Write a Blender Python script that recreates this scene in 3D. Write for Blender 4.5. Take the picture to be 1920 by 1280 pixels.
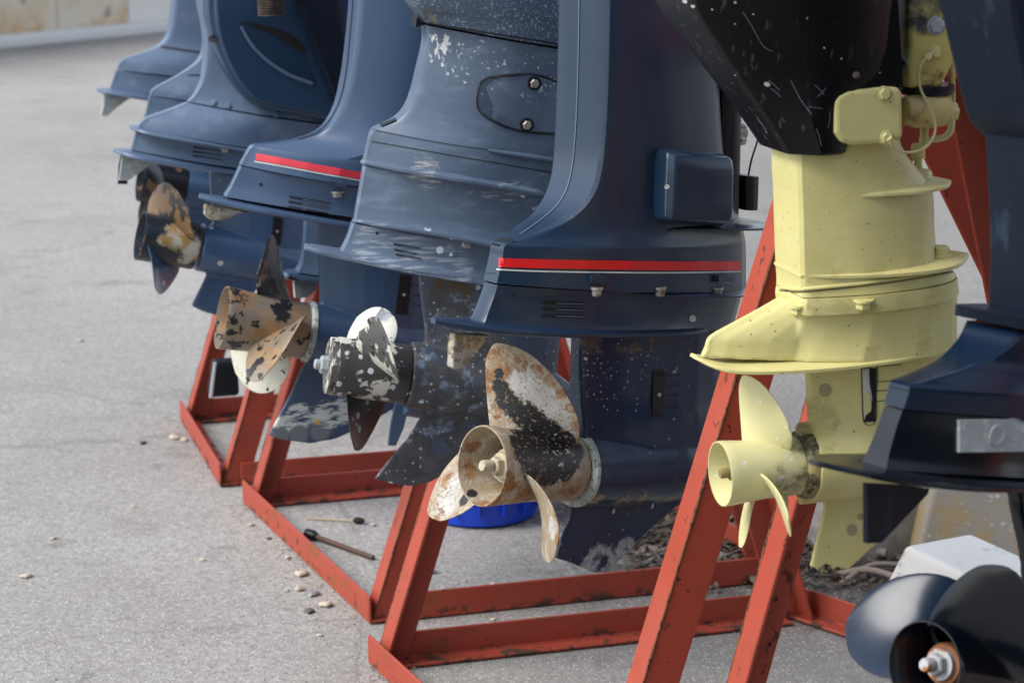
import bpy, bmesh, math, random
import numpy as np
from mathutils import Vector, Matrix
from mathutils.bvhtree import BVHTree
random.seed(7)
R = math.radians
scn = bpy.context.scene
for o in list(bpy.data.objects): bpy.data.objects.remove(o)

# ---------------------------------------------------------------- camera
H = 1.45
FPX = 1920*70/36.0
PITCH = math.atan(902/FPX)
cd = bpy.data.cameras.new('camera'); cam = bpy.data.objects.new('camera', cd)
scn.collection.objects.link(cam); scn.camera = cam
cam.location = (0, 0, H); cam.rotation_euler = (R(90)-PITCH, 0, 0)
cd.lens = 70; cd.sensor_width = 36; cd.clip_start = 0.1; cd.clip_end = 800
cd.dof.use_dof = True; cd.dof.focus_distance = 2.98; cd.dof.aperture_fstop = 6.7

# ---------------------------------------------------------------- world, sun, exposure
SUN_AZ = R(-108)     # from +Y (view direction), clockwise positive: sun stands left, a little behind the camera
SUN_EL = R(46)
w = bpy.data.worlds.new('World'); scn.world = w; w.use_nodes = True
nt = w.node_tree; nt.nodes.clear()
out = nt.nodes.new('ShaderNodeOutputWorld'); bg = nt.nodes.new('ShaderNodeBackground')
sky = nt.nodes.new('ShaderNodeTexSky'); sky.sky_type = 'NISHITA'; sky.sun_disc = False
sky.sun_elevation = SUN_EL; sky.sun_rotation = SUN_AZ
sky.air_density = 1.0; sky.dust_density = 1.0; sky.ozone_density = 1.0; sky.altitude = 0
hs = nt.nodes.new('ShaderNodeHueSaturation'); hs.inputs['Saturation'].default_value = .55   # thin overcast: the blue of the sky is veiled
nt.links.new(sky.outputs[0], hs.inputs['Color']); nt.links.new(hs.outputs[0], bg.inputs[0]); bg.inputs[1].default_value = 0.13
nt.links.new(bg.outputs[0], out.inputs[0])
sl = bpy.data.lights.new('sun', 'SUN'); so = bpy.data.objects.new('sun', sl); scn.collection.objects.link(so)
sl.energy = 1.9; sl.angle = R(32); sl.color = (1.0, 0.965, 0.92)
sd = Vector((math.sin(SUN_AZ)*math.cos(SUN_EL), math.cos(SUN_AZ)*math.cos(SUN_EL), math.sin(SUN_EL)))
so.rotation_euler = sd.to_track_quat('Z', 'Y').to_euler()
scn.view_settings.view_transform = 'Standard'; scn.view_settings.look = 'None'
scn.view_settings.exposure = 1.04; scn.view_settings.gamma = 1; scn.view_settings.use_curve_mapping = False

# ---------------------------------------------------------------- geometry helpers
CAM = Vector((0, 0, H))
FW = Vector((0, math.cos(PITCH), -math.sin(PITCH))); UPV = Vector((0, math.sin(PITCH), math.cos(PITCH)))
def ray(px, py):
    return (FW*FPX + Vector((1, 0, 0))*(px-960) + UPV*(640-py)).normalized()
def at_depth(px, py, d):
    r = ray(px, py); return CAM + r*(d/r.dot(FW))
def ground(px, py, z=0.0):
    r = ray(px, py); return CAM + r*((z-H)/r.z)
def hor(v): v = Vector((v[0], v[1], 0)); return v.normalized()

class Plane:
    """the upright symmetry plane of a motor: fore direction f, side direction n towards the viewer"""
    def __init__(s, px, py, d, yaw, k=1.0):
        s.k = k; s.p = at_depth(px, py, d); y = R(yaw)
        s.f = Vector((math.cos(y), math.sin(y), 0)); s.n = Vector((math.sin(y), -math.cos(y), 0)); s.u = Vector((0, 0, 1))
    def pt(s, px, py, off=0.0):
        r = ray(px, py); q = s.p + s.n*(off*s.k)
        return CAM + r*((q-CAM).dot(s.n)/r.dot(s.n))

LAST = {}
def link(name, me, m, parent=None, base=None):
    o = bpy.data.objects.new(name, me); scn.collection.objects.link(o)
    if m is not None:
        if len(me.materials) == 0: me.materials.append(m)
    if parent is not None: o.parent = parent
    return o
def rootloc(o):
    v = Vector((0, 0, 0))
    while o is not None: v += o.location; o = o.parent
    return v
def build(name, V, F, m, parent=None, smooth=35, origin=None):
    """one mesh object from world-space vertices"""
    V = [Vector(v) for v in V]
    if parent is not None: org = rootloc(parent)
    elif origin is not None: org = Vector(origin)
    else: org = Vector((0, 0, 0))
    me = bpy.data.meshes.new(name); me.from_pydata([tuple(v-org) for v in V], [], F); me.update()
    bm = bmesh.new(); bm.from_mesh(me); bmesh.ops.recalc_face_normals(bm, faces=bm.faces[:]); bm.to_mesh(me); bm.free()
    if smooth:
        me.shade_smooth(); me.set_sharp_from_angle(angle=R(smooth))
    o = link(name, me, m, parent)
    if parent is None: o.location = org
    return o
def thing(name, label, cat, loc, group=None):
    o = bpy.data.objects.new(name, None); scn.collection.objects.link(o); o.location = loc
    o.empty_display_size = .05
    o['label'] = label; o['category'] = cat
    if group: o['group'] = group
    return o
def tag(o, label=None, cat=None, group=None, kind=None):
    for k, v in (('label', label), ('category', cat), ('group', group), ('kind', kind)):
        if v: o[k] = v
    return o
class MB:
    def __init__(s): s.V = []; s.F = []
    def add(s, V, F):
        b = len(s.V); s.V += [Vector(v) for v in V]; s.F += [tuple(i+b for i in f) for f in F]; return s
    def out(s, name, m, parent=None, smooth=35, origin=None): return build(name, s.V, s.F, m, parent, smooth, origin)

def catmull(P, n):
    P = np.array(P, float); N = len(P); outp = []
    for i in range(N-1):
        p0 = P[max(i-1, 0)]; p1 = P[i]; p2 = P[i+1]; p3 = P[min(i+2, N-1)]
        if i == 0: p0 = 2*p1-p2
        if i+2 > N-1: p3 = 2*p2-p1
        for k in range(n):
            t = k/n
            outp.append(.5*((2*p1)+(-p0+p2)*t+(2*p0-5*p1+4*p2-p3)*t*t+(-p0+3*p1-3*p2+p3)*t**3))
    outp.append(P[-1]); return np.array(outp)

# cross sections: (chord position, half width weights of (rear, full))
def prof_body(wr, w, ch):
    # flat rear face with rounded corners, bulging flanks, round nose; ch = chord length
    c = min(.012/ch, .1)
    return [(0, 0), (0, wr*.5), (0, wr*.86), (c*.35, wr*.97), (c, wr+(w-wr)*.06), (.10+c, wr+(w-wr)*.42), (.22+c, wr+(w-wr)*.74), (.38, w), (.5, w), (.66, w*.97), (.8, w*.86), (.9, w*.66), (.965, w*.4), (1, 0)]
def prof_wedge(wr, w, ch):
    c = min(.006/ch, .05)
    return [(0, 0), (0, wr*.6), (c*.3, wr*.95), (c, wr*1.04), (.10, wr+(w-wr)*.30), (.2, wr+(w-wr)*.56), (.32, wr+(w-wr)*.80), (.45, w*.96), (.58, w), (.7, w*.97), (.82, w*.84), (.91, w*.64), (.965, w*.4), (1, 0)]
def prof_foil(wr, w, ch):
    return [(0, 0), (0, wr), (.08, wr+(w-wr)*.22), (.2, wr+(w-wr)*.52), (.35, wr+(w-wr)*.82), (.5, w*.98), (.62, w), (.75, w*.9), (.87, w*.66), (.95, w*.4), (1, 0)]
def prof_box(wr, w, ch):
    c = .008/ch
    return [(0, 0), (0, wr*.9), (c, wr), (.5, w), (1-c*2, w), (1-c*.5, w*.9), (1, w*.7), (1, 0)]
def loft(pl, secs, prof=prof_body, n=5, cap=True):
    """secs: (xl, yl, xr, yr, wr, w) pixels of the rear and front end on the symmetry plane -> solid"""
    rows = []
    for (xl, yl, xr, yr, wr, wf) in secs:
        L = pl.pt(xl, yl); Rr = pl.pt(xr, yr); rows.append([*L, *Rr, wr*pl.k, wf*pl.k])
    A = catmull(rows, n) if n > 1 else np.array(rows)
    V = []; F = []; m = None
    for a in A:
        L = Vector(a[0:3]); Rr = Vector(a[3:6]); c = Rr-L
        pr = prof(a[6], a[7], c.length)
        ring = [L+c*t+pl.n*h for t, h in pr] + [L+c*t-pl.n*h for t, h in reversed(pr[1:-1])]
        m = len(ring); V += ring
    for i in range(len(A)-1):
        for j in range(m):
            k = (j+1) % m; F.append((i*m+j, i*m+k, (i+1)*m+k, (i+1)*m+j))
    if cap:
        F.append(tuple(range(m))); F.append(tuple(range((len(A)-1)*m, len(A)*m))[::-1])
    return V, F
def frame_of(ax):
    ax = ax.normalized(); u = Vector((0, 0, 1)) if abs(ax.z) < .95 else Vector((0, 1, 0))
    e1 = (u-ax*u.dot(ax)).normalized(); return ax, e1, ax.cross(e1)
def lathe(c, ax, prof, seg=40, sq=1.0):
    """prof: (axial, radius) closed from start to end; sq squashes the side radius"""
    ax, e1, e2 = frame_of(ax); V = []; F = []
    for a, r in prof:
        for k in range(seg):
            t = 2*math.pi*k/seg; V.append(c+ax*a+(e1*math.cos(t)+e2*math.sin(t)*sq)*max(r, 1e-5))
    for i in range(len(prof)-1):
        for k in range(seg):
            j = (k+1) % seg; F.append((i*seg+k, i*seg+j, (i+1)*seg+j, (i+1)*seg+k))
    F.append(tuple(range(seg))); F.append(tuple(range((len(prof)-1)*seg, len(prof)*seg))[::-1])
    return V, F
def tube(P, r, seg=10, n=1, closed=False):
    P = [Vector(p) for p in P]
    if n > 1: P = [Vector(p) for p in catmull([tuple(p) for p in P], n)]
    rs = r if isinstance(r, (list, tuple)) else [r]*len(P)
    V = []; F = []; prev = None
    for i, p in enumerate(P):
        d = (P[min(i+1, len(P)-1)]-P[max(i-1, 0)]).normalized()
        if prev is None: e1 = frame_of(d)[1]
        else: e1 = (prev-d*prev.dot(d)).normalized()
        prev = e1; e2 = d.cross(e1)
        for k in range(seg):
            t = 2*math.pi*k/seg; V.append(p+(e1*math.cos(t)+e2*math.sin(t))*rs[min(i, len(rs)-1)])
    for i in range(len(P)-1):
        for k in range(seg):
            j = (k+1) % seg; F.append((i*seg+k, i*seg+j, (i+1)*seg+j, (i+1)*seg+k))
    F.append(tuple(range(seg))); F.append(tuple(range((len(P)-1)*seg, len(P)*seg))[::-1])
    return V, F
def slab(pl, pts, off0, off1, traced=None):
    """flat outline (pixels read at side offset `traced`) given thickness between the two side offsets"""
    tr = off1 if traced is None else traced
    A = [pl.pt(x, y, tr) for x, y in pts]; m = len(A)
    V = [p+pl.n*((off0-tr)*pl.k) for p in A]+[p+pl.n*((off1-tr)*pl.k) for p in A]
    F = [tuple(range(m))[::-1], tuple(range(m, 2*m))]+[(i, (i+1) % m, m+(i+1) % m, m+i) for i in range(m)]
    return V, F
def wing(pl, line, hws, th, droop=0.0):
    """flat plate along a centre line of pixels (aft to fore) with half widths: the ventilation plates"""
    P = [pl.pt(x, y) for x, y in line]; P = [Vector(p) for p in catmull([tuple(p) for p in P], 4)]
    W = catmull([[h] for h in hws], 4)[:, 0]; T = catmull([[t] for t in (th if isinstance(th, (list, tuple)) else [th]*len(hws))], 4)[:, 0]
    V = []; F = []; m = 10; N = len(P)
    for i, p in enumerate(P):
        f = (P[min(i+1, N-1)]-P[max(i-1, 0)]).normalized(); up = pl.n.cross(f); up = up if up.z > 0 else -up
        h = max(W[i], .0008)*pl.k; t = T[i]*pl.k
        for sx, sz in ((-1, -.25), (-1, .25), (-.93, .55), (-.5, .8), (.5, .8), (.93, .55), (1, .25), (1, -.25), (.9, -.5), (-.9, -.5)):
            V.append(p+pl.n*(sx*h)+up*(sz*t)+up*(-droop*sx*sx*h))
    for i in range(N-1):
        for j in range(m): F.append((i*m+j, i*m+(j+1) % m, (i+1)*m+(j+1) % m, (i+1)*m+j))
    F.append(tuple(range(m))); F.append(tuple(range((N-1)*m, N*m))[::-1])
    return V, F
def fuse(parts, voxel=.0028, smooth=6):
    """union of shells with cast-metal fillets; returns vertices and faces"""
    mb = MB()
    for v, f in parts: mb.add(v, f)
    me = bpy.data.meshes.new('tmp'); me.from_pydata([tuple(v) for v in mb.V], [], mb.F); me.update()
    bm = bmesh.new(); bm.from_mesh(me); bmesh.ops.triangulate(bm, faces=[f for f in bm.faces if len(f.verts) > 4]); bmesh.ops.recalc_face_normals(bm, faces=bm.faces[:]); bm.to_mesh(me); bm.free()
    o = bpy.data.objects.new('tmp', me); scn.collection.objects.link(o)
    a = o.modifiers.new('r', 'REMESH'); a.mode = 'VOXEL'; a.voxel_size = voxel
    b = o.modifiers.new('s', 'SMOOTH'); b.factor = .5; b.iterations = smooth
    dg = bpy.context.evaluated_depsgraph_get(); ev = o.evaluated_get(dg); m2 = ev.to_mesh()
    V = [v.co.copy() for v in m2.vertices]; F = [tuple(p.vertices) for p in m2.polygons]
    ev.to_mesh_clear(); bpy.data.objects.remove(o); bpy.data.meshes.remove(me)
    return V, F
class Surf:
    """a surface that small things are fixed on"""
    def __init__(s, *meshes):
        mb = MB()
        for v, f in meshes: mb.add(v, f)
        s.t = BVHTree.FromPolygons(mb.V, mb.F)
    def hit(s, px, py):
        best = None
        for dx, dy in ((0, 0), (.31, .17), (-.27, .33), (.13, -.41)):
            r = s.t.ray_cast(CAM, ray(px+dx, py+dy))
            if r[0] is not None and (best is None or r[3] < best[3]-.003): best = r
        if best is None: return None, None
        loc, nor, i, d = best
        if loc is None: return None, None
        if nor.dot(ray(px, py)) > 0: nor = -nor
        return loc, nor
    def near(s, p):
        loc, nor, i, d = s.t.find_nearest(p); return loc, nor
def drape(sf, rows, off=.0006, sub=10):
    """sheet glued on a surface; rows = two or more pixel polylines of equal length (edges of the band)"""
    rr = [catmull(r, sub) for r in rows]; V = []; ok = True; F = []
    m = len(rr[0]); last = None
    for r in rr:
        for x, y in r:
            l, n = sf.hit(x, y)
            if l is None: l, n = sf.hit(x+.4, y+.3)
            if l is None: l, n = last if last else (CAM+ray(x, y)*3, Vector((0, -1, 0)))
            last = (l, n); V.append(l+n*off)
    for i in range(len(rr)-1):
        for j in range(m-1): F.append((i*m+j, i*m+j+1, (i+1)*m+j+1, (i+1)*m+j))
    return V, F
def band(sf, line, width, off=.0006, sub=8, rows=3):
    if len(line) > 3: off = max(off, .0011); sub = int(sub*1.6)
    L = np.array(line, float); d = np.gradient(L, axis=0); nrm = np.stack([-d[:, 1], d[:, 0]], 1); nrm /= np.linalg.norm(nrm, axis=1)[:, None]
    return drape(sf, [L+nrm*(width*(k/(rows-1)-.5)) for k in range(rows)], off, sub)
def patch(sf, x, y, rx, ry, rot=0, off=.0008, seg=20):
    """a small round or lozenge patch glued on a surface"""
    V = []; c = math.cos(R(rot)); s_ = math.sin(R(rot))
    l, n = sf.hit(x, y)
    if l is None: return [], []
    V.append(l+n*off)
    for k in range(seg):
        t = 2*math.pi*k/seg; dx = rx*math.cos(t); dy = ry*math.sin(t)
        a, b = sf.hit(x+dx*c-dy*s_, y+dx*s_+dy*c); V.append((a+b*off) if a is not None and (a-l).length < .05 else l+n*off)
    return V, [(0, 1+k, 1+(k+1) % seg) for k in range(seg)]
def poly_patch(sf, pts, off=.001, th=.002, sub=1):
    P = catmull(list(pts)+[pts[0]], sub)[:-1] if sub > 1 else pts
    A = []
    for x, y in P:
        l, n = sf.hit(x, y)
        if l is None: return [], []
        A.append((l, n))
    nm = sum((n for l, n in A), Vector()).normalized(); m = len(A)
    V = [l+nm*off for l, n in A]+[l+nm*(off+th) for l, n in A]
    return V, [tuple(range(m))[::-1], tuple(range(m, 2*m))]+[(i, (i+1) % m, m+(i+1) % m, m+i) for i in range(m)]
def ledge(sf, pl, line, outw, th, sub=6, up=0.0):
    """a rib standing out of the flank along a pixel line; outw = stand-out per point"""
    L = catmull(line, sub); W = catmull([[o_] for o_ in outw], sub)[:, 0]; V = []; F = []
    last = None; N = 0
    for (x, y), o_ in zip(L, W):
        l, n = sf.hit(x, y)
        if l is None: continue
        n = Vector((n.x, n.y, 0)).normalized(); o_ = max(o_, .0005); T = th*min(1, .35+o_/.012)
        a = l-n*.004
        V += [a+Vector((0, 0, T)), l+n*o_*.3+Vector((0, 0, T*.7)), l+n*o_+Vector((0, 0, T*.25+up*o_)), l+n*o_+Vector((0, 0, -T*.25+up*o_)), l+n*o_*.3+Vector((0, 0, -T*.6)), a-Vector((0, 0, T))]; N += 1
    for i in range(N-1):
        for j in range(5): F.append((i*6+j, i*6+j+1, i*6+7+j, i*6+6+j))
    if N: F.append(tuple(range(6))); F.append(tuple(range((N-1)*6, N*6)))
    return V, F
def Lbeam(p0, p1, A, la, B, lb, t=.006):
    A = A.normalized(); B = B.normalized()
    sec = [Vector((0, 0, 0)), A*la, A*la+B*t, A*t+B*t, A*t+B*lb, B*lb]
    V = [p0+s for s in sec]+[p1+s for s in sec]
    F = [tuple(range(6))[::-1], tuple(range(6, 12))]+[(i, (i+1) % 6, 6+(i+1) % 6, 6+i) for i in range(6)]
    return V, F
def box(c, sx, sy, sz, ax=Vector((1, 0, 0)), ay=None, az=None):
    ax = ax.normalized(); az = az or Vector((0, 0, 1)); ay = ay or az.cross(ax)
    V = [c+ax*(i*sx/2)+ay*(j*sy/2)+az*(k*sz/2) for i in (-1, 1) for j in (-1, 1) for k in (-1, 1)]
    return V, [(0, 1, 3, 2), (4, 6, 7, 5), (0, 4, 5, 1), (2, 3, 7, 6), (0, 2, 6, 4), (1, 5, 7, 3)]
def bevel(o, wd, seg=2, ang=35):
    b = o.modifiers.new('bevel', 'BEVEL'); b.width = wd; b.segments = seg; b.limit_method = 'ANGLE'; b.angle_limit = R(ang); b.harden_normals = False
    return o

# ---------------------------------------------------------------- material helper
class NT:
    def __init__(s, name):
        s.m = bpy.data.materials.new(name); s.m.use_nodes = True; s.t = s.m.node_tree; s.t.nodes.clear()
        s.o = s.n('ShaderNodeOutputMaterial'); s.b = s.n('ShaderNodeBsdfPrincipled'); s.l(s.b.outputs[0], s.o.inputs[0])
        s.geo = s.n('ShaderNodeNewGeometry'); s.pos = s.geo.outputs['Position']
    def n(s, k, **kw):
        x = s.t.nodes.new(k)
        for a, b in kw.items(): setattr(x, a, b)
        return x
    def l(s, a, b): s.t.links.new(a, b)
    def val(s, x, sock):
        if hasattr(x, 'links') or hasattr(x, 'is_output'): s.l(x, sock)
        else: sock.default_value = x
    def math(s, op, a, b=0.0, clamp=False):
        x = s.n('ShaderNodeMath', operation=op); x.use_clamp = clamp; s.val(a, x.inputs[0]); s.val(b, x.inputs[1]); return x.outputs[0]
    def rng(s, v, lo, hi, a=0.0, b=1.0):
        x = s.n('ShaderNodeMapRange'); x.interpolation_type = 'SMOOTHSTEP'; s.val(v, x.inputs[0]); x.inputs[1].default_value = lo; x.inputs[2].default_value = hi; x.inputs[3].default_value = a; x.inputs[4].default_value = b; return x.outputs[0]
    def coord(s, seed=0, stretch=(1, 1, 1), rotz=0):
        x = s.n('ShaderNodeMapping'); s.l(s.pos, x.inputs[0]); x.inputs['Location'].default_value = (seed*3.1, seed*1.7, seed*.9); x.inputs['Scale'].default_value = stretch; x.inputs['Rotation'].default_value = (0, 0, rotz); return x.outputs[0]
    def noise(s, sc, det=5, rough=.6, seed=0, stretch=(1, 1, 1), rotz=0, dist=0.0):
        x = s.n('ShaderNodeTexNoise'); s.l(s.coord(seed, stretch, rotz), x.inputs['Vector']); x.inputs['Scale'].default_value = sc; x.inputs['Detail'].default_value = det; x.inputs['Roughness'].default_value = rough; x.inputs['Distortion'].default_value = dist; return x.outputs['Fac']
    def voro(s, sc, seed=0, rand=1.0):
        x = s.n('ShaderNodeTexVoronoi'); s.l(s.coord(seed), x.inputs['Vector']); x.inputs['Scale'].default_value = sc; x.inputs['Randomness'].default_value = rand; return x.outputs['Distance'], x.outputs['Color']
    def mix(s, f, a, b):
        x = s.n('ShaderNodeMix', data_type='RGBA'); s.val(f, x.inputs[0])
        for v, k in ((a, 6), (b, 7)):
            if isinstance(v, (tuple, list)): x.inputs[k].default_value = (*v[:3], 1)
            else: s.l(v, x.inputs[k])
        return x.outputs[2]
    def mixf(s, f, a, b):
        x = s.n('ShaderNodeMix', data_type='FLOAT'); s.val(f, x.inputs[0]); s.val(a, x.inputs[2]); s.val(b, x.inputs[3]); return x.outputs[0]
def mat(name, base, rough=.4, metal=0.0, var=.12, layers=(), bump=.0, bscale=300, coat=0.0, spec=.5, edge=None):
    """procedural paint or metal; layers = wear: dicts(col, sc, lo, hi, rough, seed, kind, at, stretch, metal, bump)"""
    g = NT(name); b = g.b
    nz = g.noise(9, 4, .6, seed=1)
    fine = g.noise(140, 3, .6, seed=2)
    k = g.math('ADD', g.math('MULTIPLY', g.math('SUBTRACT', nz, .5), var*3), g.math('MULTIPLY', g.math('SUBTRACT', fine, .5), var))
    dark = tuple(c*(1-var*1.6) for c in base); light = tuple(min(1, c*(1+var*1.6)+var*.01) for c in base)
    col = g.mix(g.math('ADD', k, .5, True), dark, light)
    rg = g.mixf(nz, max(rough-.07, .05), rough+.09); mt = metal; hb = g.math('MULTIPLY', g.noise(bscale, 3, .6, seed=5), bump)
    for L in layers:
        kind = L.get('kind', 'noise'); sd = L.get('seed', 3); sc = L['sc']
        if kind == 'noise': f = g.rng(g.noise(sc, L.get('det', 6), L.get('nr', .65), sd, L.get('stretch', (1, 1, 1)), L.get('rotz', 0), L.get('dist', 0)), L['lo'], L['hi'])
        elif kind == 'spot':   # scattered round blobs: barnacle scars, chips
            d, c = g.voro(sc, sd); sp = g.n('ShaderNodeSeparateColor'); g.l(c, sp.inputs[0])
            rr = g.math('MULTIPLY', g.rng(sp.outputs[0], L['lo'], 1.0), L['hi'])
            f = g.rng(g.math('SUBTRACT', g.math('ADD', d, g.math('MULTIPLY', g.noise(sc*3, 2, .5, sd+1), .12)), rr), .10, .02)
        elif kind == 'edge':   # worn along sharp edges
            f = g.rng(g.math('ADD', g.geo.outputs['Pointiness'], g.math('MULTIPLY', g.math('SUBTRACT', g.noise(sc, 4, .7, sd), .5), .10)), L['lo'], L['hi'])
        if 'at' in L:
            mk = None
            for item in L['at']:
                p, rad = item[0], item[1]
                vm = g.n('ShaderNodeVectorMath', operation='DISTANCE'); g.l(g.pos, vm.inputs[0]); vm.inputs[1].default_value = tuple(p)
                dd = g.math('ADD', g.math('DIVIDE', vm.outputs['Value'], rad), g.math('MULTIPLY', g.math('SUBTRACT', g.noise(14/max(rad, .03)*.35, 5, .65, sd+7), .5), L.get('rag', .9)))
                q = g.rng(dd, 1.0, L.get('soft', .75))
                mk = q if mk is None else g.math('MAXIMUM', mk, q)
            f = g.math('MULTIPLY', f, mk)
        if 'z' in L:
            sx = g.n('ShaderNodeSeparateXYZ'); g.l(g.pos, sx.inputs[0])
            zz = g.math('ADD', sx.outputs[2], g.math('MULTIPLY', g.math('SUBTRACT', g.noise(20, 4, .6, sd+4), .5), L.get('zn', .05)))
            f = g.math('MULTIPLY', f, g.rng(zz, L['z'][0], L['z'][1]))
        f = g.math('MULTIPLY', f, L.get('amt', 1.0))
        lc = L['col']
        if 'col2' in L: lc = g.mix(g.rng(g.noise(sc*2.3, 4, .6, sd+9), .38, .62), L['col'], L['col2'])
        col = g.mix(f, col, lc)
        if 'rough' in L: rg = g.mixf(f, rg, L['rough'])
        if 'metal' in L: mt = g.mixf(f, mt, L['metal'])
        if 'bump' in L: hb = g.math('ADD', hb, g.math('MULTIPLY', f, L['bump']))
    g.l(col, b.inputs['Base Color']); g.val(rg, b.inputs['Roughness']); g.val(mt, b.inputs['Metallic'])
    b.inputs['Coat Weight'].default_value = coat; b.inputs['Coat Roughness'].default_value = .12; b.inputs['Specular IOR Level'].default_value = spec
    bp = g.n('ShaderNodeBump'); bp.inputs['Strength'].default_value = 1.0; bp.inputs['Distance'].default_value = .001; g.val(hb, bp.inputs['Height']); g.l(bp.outputs[0], b.inputs['Normal'])
    return g.m

# ---------------------------------------------------------------- propeller
def blade_mesh(c, aft, up, side, phi, rh, Rr, cm, pitch, skew=.25, rake=.12, t0=.007, ax0=0.0, tipk=3.2, rootk=.62, nu=18, nv=12, bite=None, ear=0.0):
    """a right-handed screw blade; phi measured from up towards side"""
    def pos(u, v, off):
        r = rh*.93+(Rr-rh*.93)*u
        shp = (rootk+(1.08-rootk)*math.sin(min(u*1.35, 1)*math.pi/2))*(max(0, 1-u**tipk))**.5
        c_ = cm*shp; be = math.atan(pitch/(2*math.pi*max(r, .02)))
        if bite and v < 0: c_ *= 1-bite*max(0, math.sin((u-.45)*9))*max(0, u-.4)
        vv = v
        s = vv*c_
        if ear:
            tr = -cm*(.78-.10*u)+cm*.5*max(0, u-.82)**1.0*2; le = tr+cm*2.0*(max(0, 1-u**2.3))**.55*(.78+.22*math.sin(min(1, u*1.6)*math.pi/2))
            s = s*(1-ear)+ear*((tr+le)/2+v*(le-tr)/2)
        ang = phi-skew*u*u+s*math.cos(be)/r; axf = s*math.sin(be)-rake*(u**1.3)*Rr
        cup = .05*c_*(vv*vv)
        rad = up*math.cos(ang)+side*math.sin(ang); tan = side*math.cos(ang)-up*math.sin(ang)
        nrm = (aft*math.cos(be)+tan*math.sin(be)).normalized()
        return c+rad*r-aft*(axf+ax0)+nrm*(off-cup)
    V = []; F = []
    for sgn in (1, -1):
        for i in range(nu+1):
            u = min(i/nu, .9995); u = 1-(1-u)**1.5 if i else 0
            for j in range(nv+1):
                v = -math.cos(math.pi*j/nv)
                V.append(pos(u, v, sgn*(t0*(1-.82*u)*math.sqrt(max(0, 1-v*v))*.5+.0006)))
    M = (nu+1)*(nv+1)
    def q(i, j, k): return k*M+i*(nv+1)+j
    for i in range(nu):
        for j in range(nv):
            F.append((q(i, j, 0), q(i, j+1, 0), q(i+1, j+1, 0), q(i+1, j, 0))); F.append((q(i, j, 1), q(i+1, j, 1), q(i+1, j+1, 1), q(i, j+1, 1)))
        F.append((q(i, 0, 0), q(i+1, 0, 0), q(i+1, 0, 1), q(i, 0, 1))); F.append((q(i, nv, 0), q(i, nv, 1), q(i+1, nv, 1), q(i+1, nv, 0)))
    for j in range(nv): F.append((q(nu, j, 0), q(nu, j+1, 0), q(nu, j+1, 1), q(nu, j, 1)))
    return V, F
def hexnut(c, ax, r, h, hole=0):
    ax, e1, e2 = frame_of(ax); V = []
    for a, k in ((0, 1), (h*.82, 1), (h, .86)):
        for i in range(6): t = math.pi/3*i+.3; V.append(c+ax*a+(e1*math.cos(t)+e2*math.sin(t))*r*k)
    F = [tuple(range(6))[::-1], tuple(range(12, 18))]+[(a*6+i, a*6+(i+1) % 6, (a+1)*6+(i+1) % 6, (a+1)*6+i) for a in (0, 1) for i in range(6)]
    return V, F
def propeller(parent, pl, rear, front, rh, Rr, phis, mh, mb_, mnut, cm=.075, pitch=.42, flare=1.13, skew=.25, rake=.1, ax0=.07, inner=True, rr_rear=None, tipk=3.2, bites={}, blade_mats=None, open_in=None, t0=.0055, hand=1, ear=0.0, rolls=None, name='propeller'):
    rh *= pl.k; Rr *= pl.k; cm *= pl.k; pitch *= pl.k; ax0 *= pl.k; rr_rear = rr_rear*pl.k if rr_rear else None
    c = pl.pt(*rear); d = pl.pt(*front)-c; L = d.length; fore = d.normalized(); aft = -fore
    side = pl.n; up = side.cross(aft); up = up if up.z > 0 else -up
    side = (side-aft*side.dot(aft)).normalized()
    rf = rr_rear or rh*flare
    ri = rh*.86
    pr = [(L, rh*.55), (L, rh*.98), (L-.004, rh*1.0), (L*.55, rh), (L*.3, rh*(.5+.5*rf/rh)*.99), (.012, rf*.985), (.004, rf), (0, rf*.985), (0, rf*.95), (.006, rf*.925), (.03, ri*.99 if not open_in else open_in), (L*.8, ri*.9)]
    V, F = lathe(c, fore, pr[::-1], 56)
    hub = build(name, V, F, mh, parent, 50)
    if inner:
        m = MB(); m.add(*lathe(c, fore, [(L*.25, rh*.28), (L*.25, rh*.48), (L*.28, rh*.52), (L*.8, rh*.52), (L*.8, rh*.2)], 32)); m.out('inner_hub', inner if not isinstance(inner, bool) else mh, hub, 40)
        m = MB()
        for k in range(3):
            a = phis[0]+.5+k*2*math.pi/3; rad = up*math.cos(a)+side*math.sin(a); tn = side*math.cos(a)-up*math.sin(a)
            m.add(*box(c+fore*L*.5+rad*rh*.68, rh*.5, .006, L*.35, rad, tn, fore))
        m.out('spoke', mh, hub)
        m = MB(); m.add(*lathe(c, aft, [(-L*.26, rh*.38), (-L*.2, rh*.38), (-L*.2, rh*.2)], 24)); m.add(*hexnut(c-aft*L*.21, aft, rh*.27, rh*.28)); m.add(*lathe(c, aft, [(-L*.1, rh*.17), (-L*.02, rh*.17), (-.0, rh*.14), (0, 0)], 16))
        m.out('nut', mnut, hub, 30)
    for k, ph in enumerate(phis):
        kw = {}
        v, f = blade_mesh(c, aft, up, side*hand, ph*hand, rh, Rr, cm, pitch, skew, rake, t0, ax0=ax0, tipk=tipk, bite=bites.get(k), ear=ear)
        build('blade', v, f, (blade_mats or {}).get(k, mb_), hub, 60)
    return hub, (c, fore, up, side, L)
def torpedo(pl, front, nose, r0, prof=None):
    r0 = r0*pl.k; c = pl.pt(*front); d = pl.pt(*nose)-c; L = d.length
    pr = prof or [(0, .985), (.1, 1.0), (.3, 1.02), (.5, .98), (.65, .88), (.78, .7), (.88, .48), (.95, .27), (1, .03)]
    return lathe(c, d, [(0, r0*.3)]+[(a*L, r0*b) for a, b in pr], 48)
BOLT = {}
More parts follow.
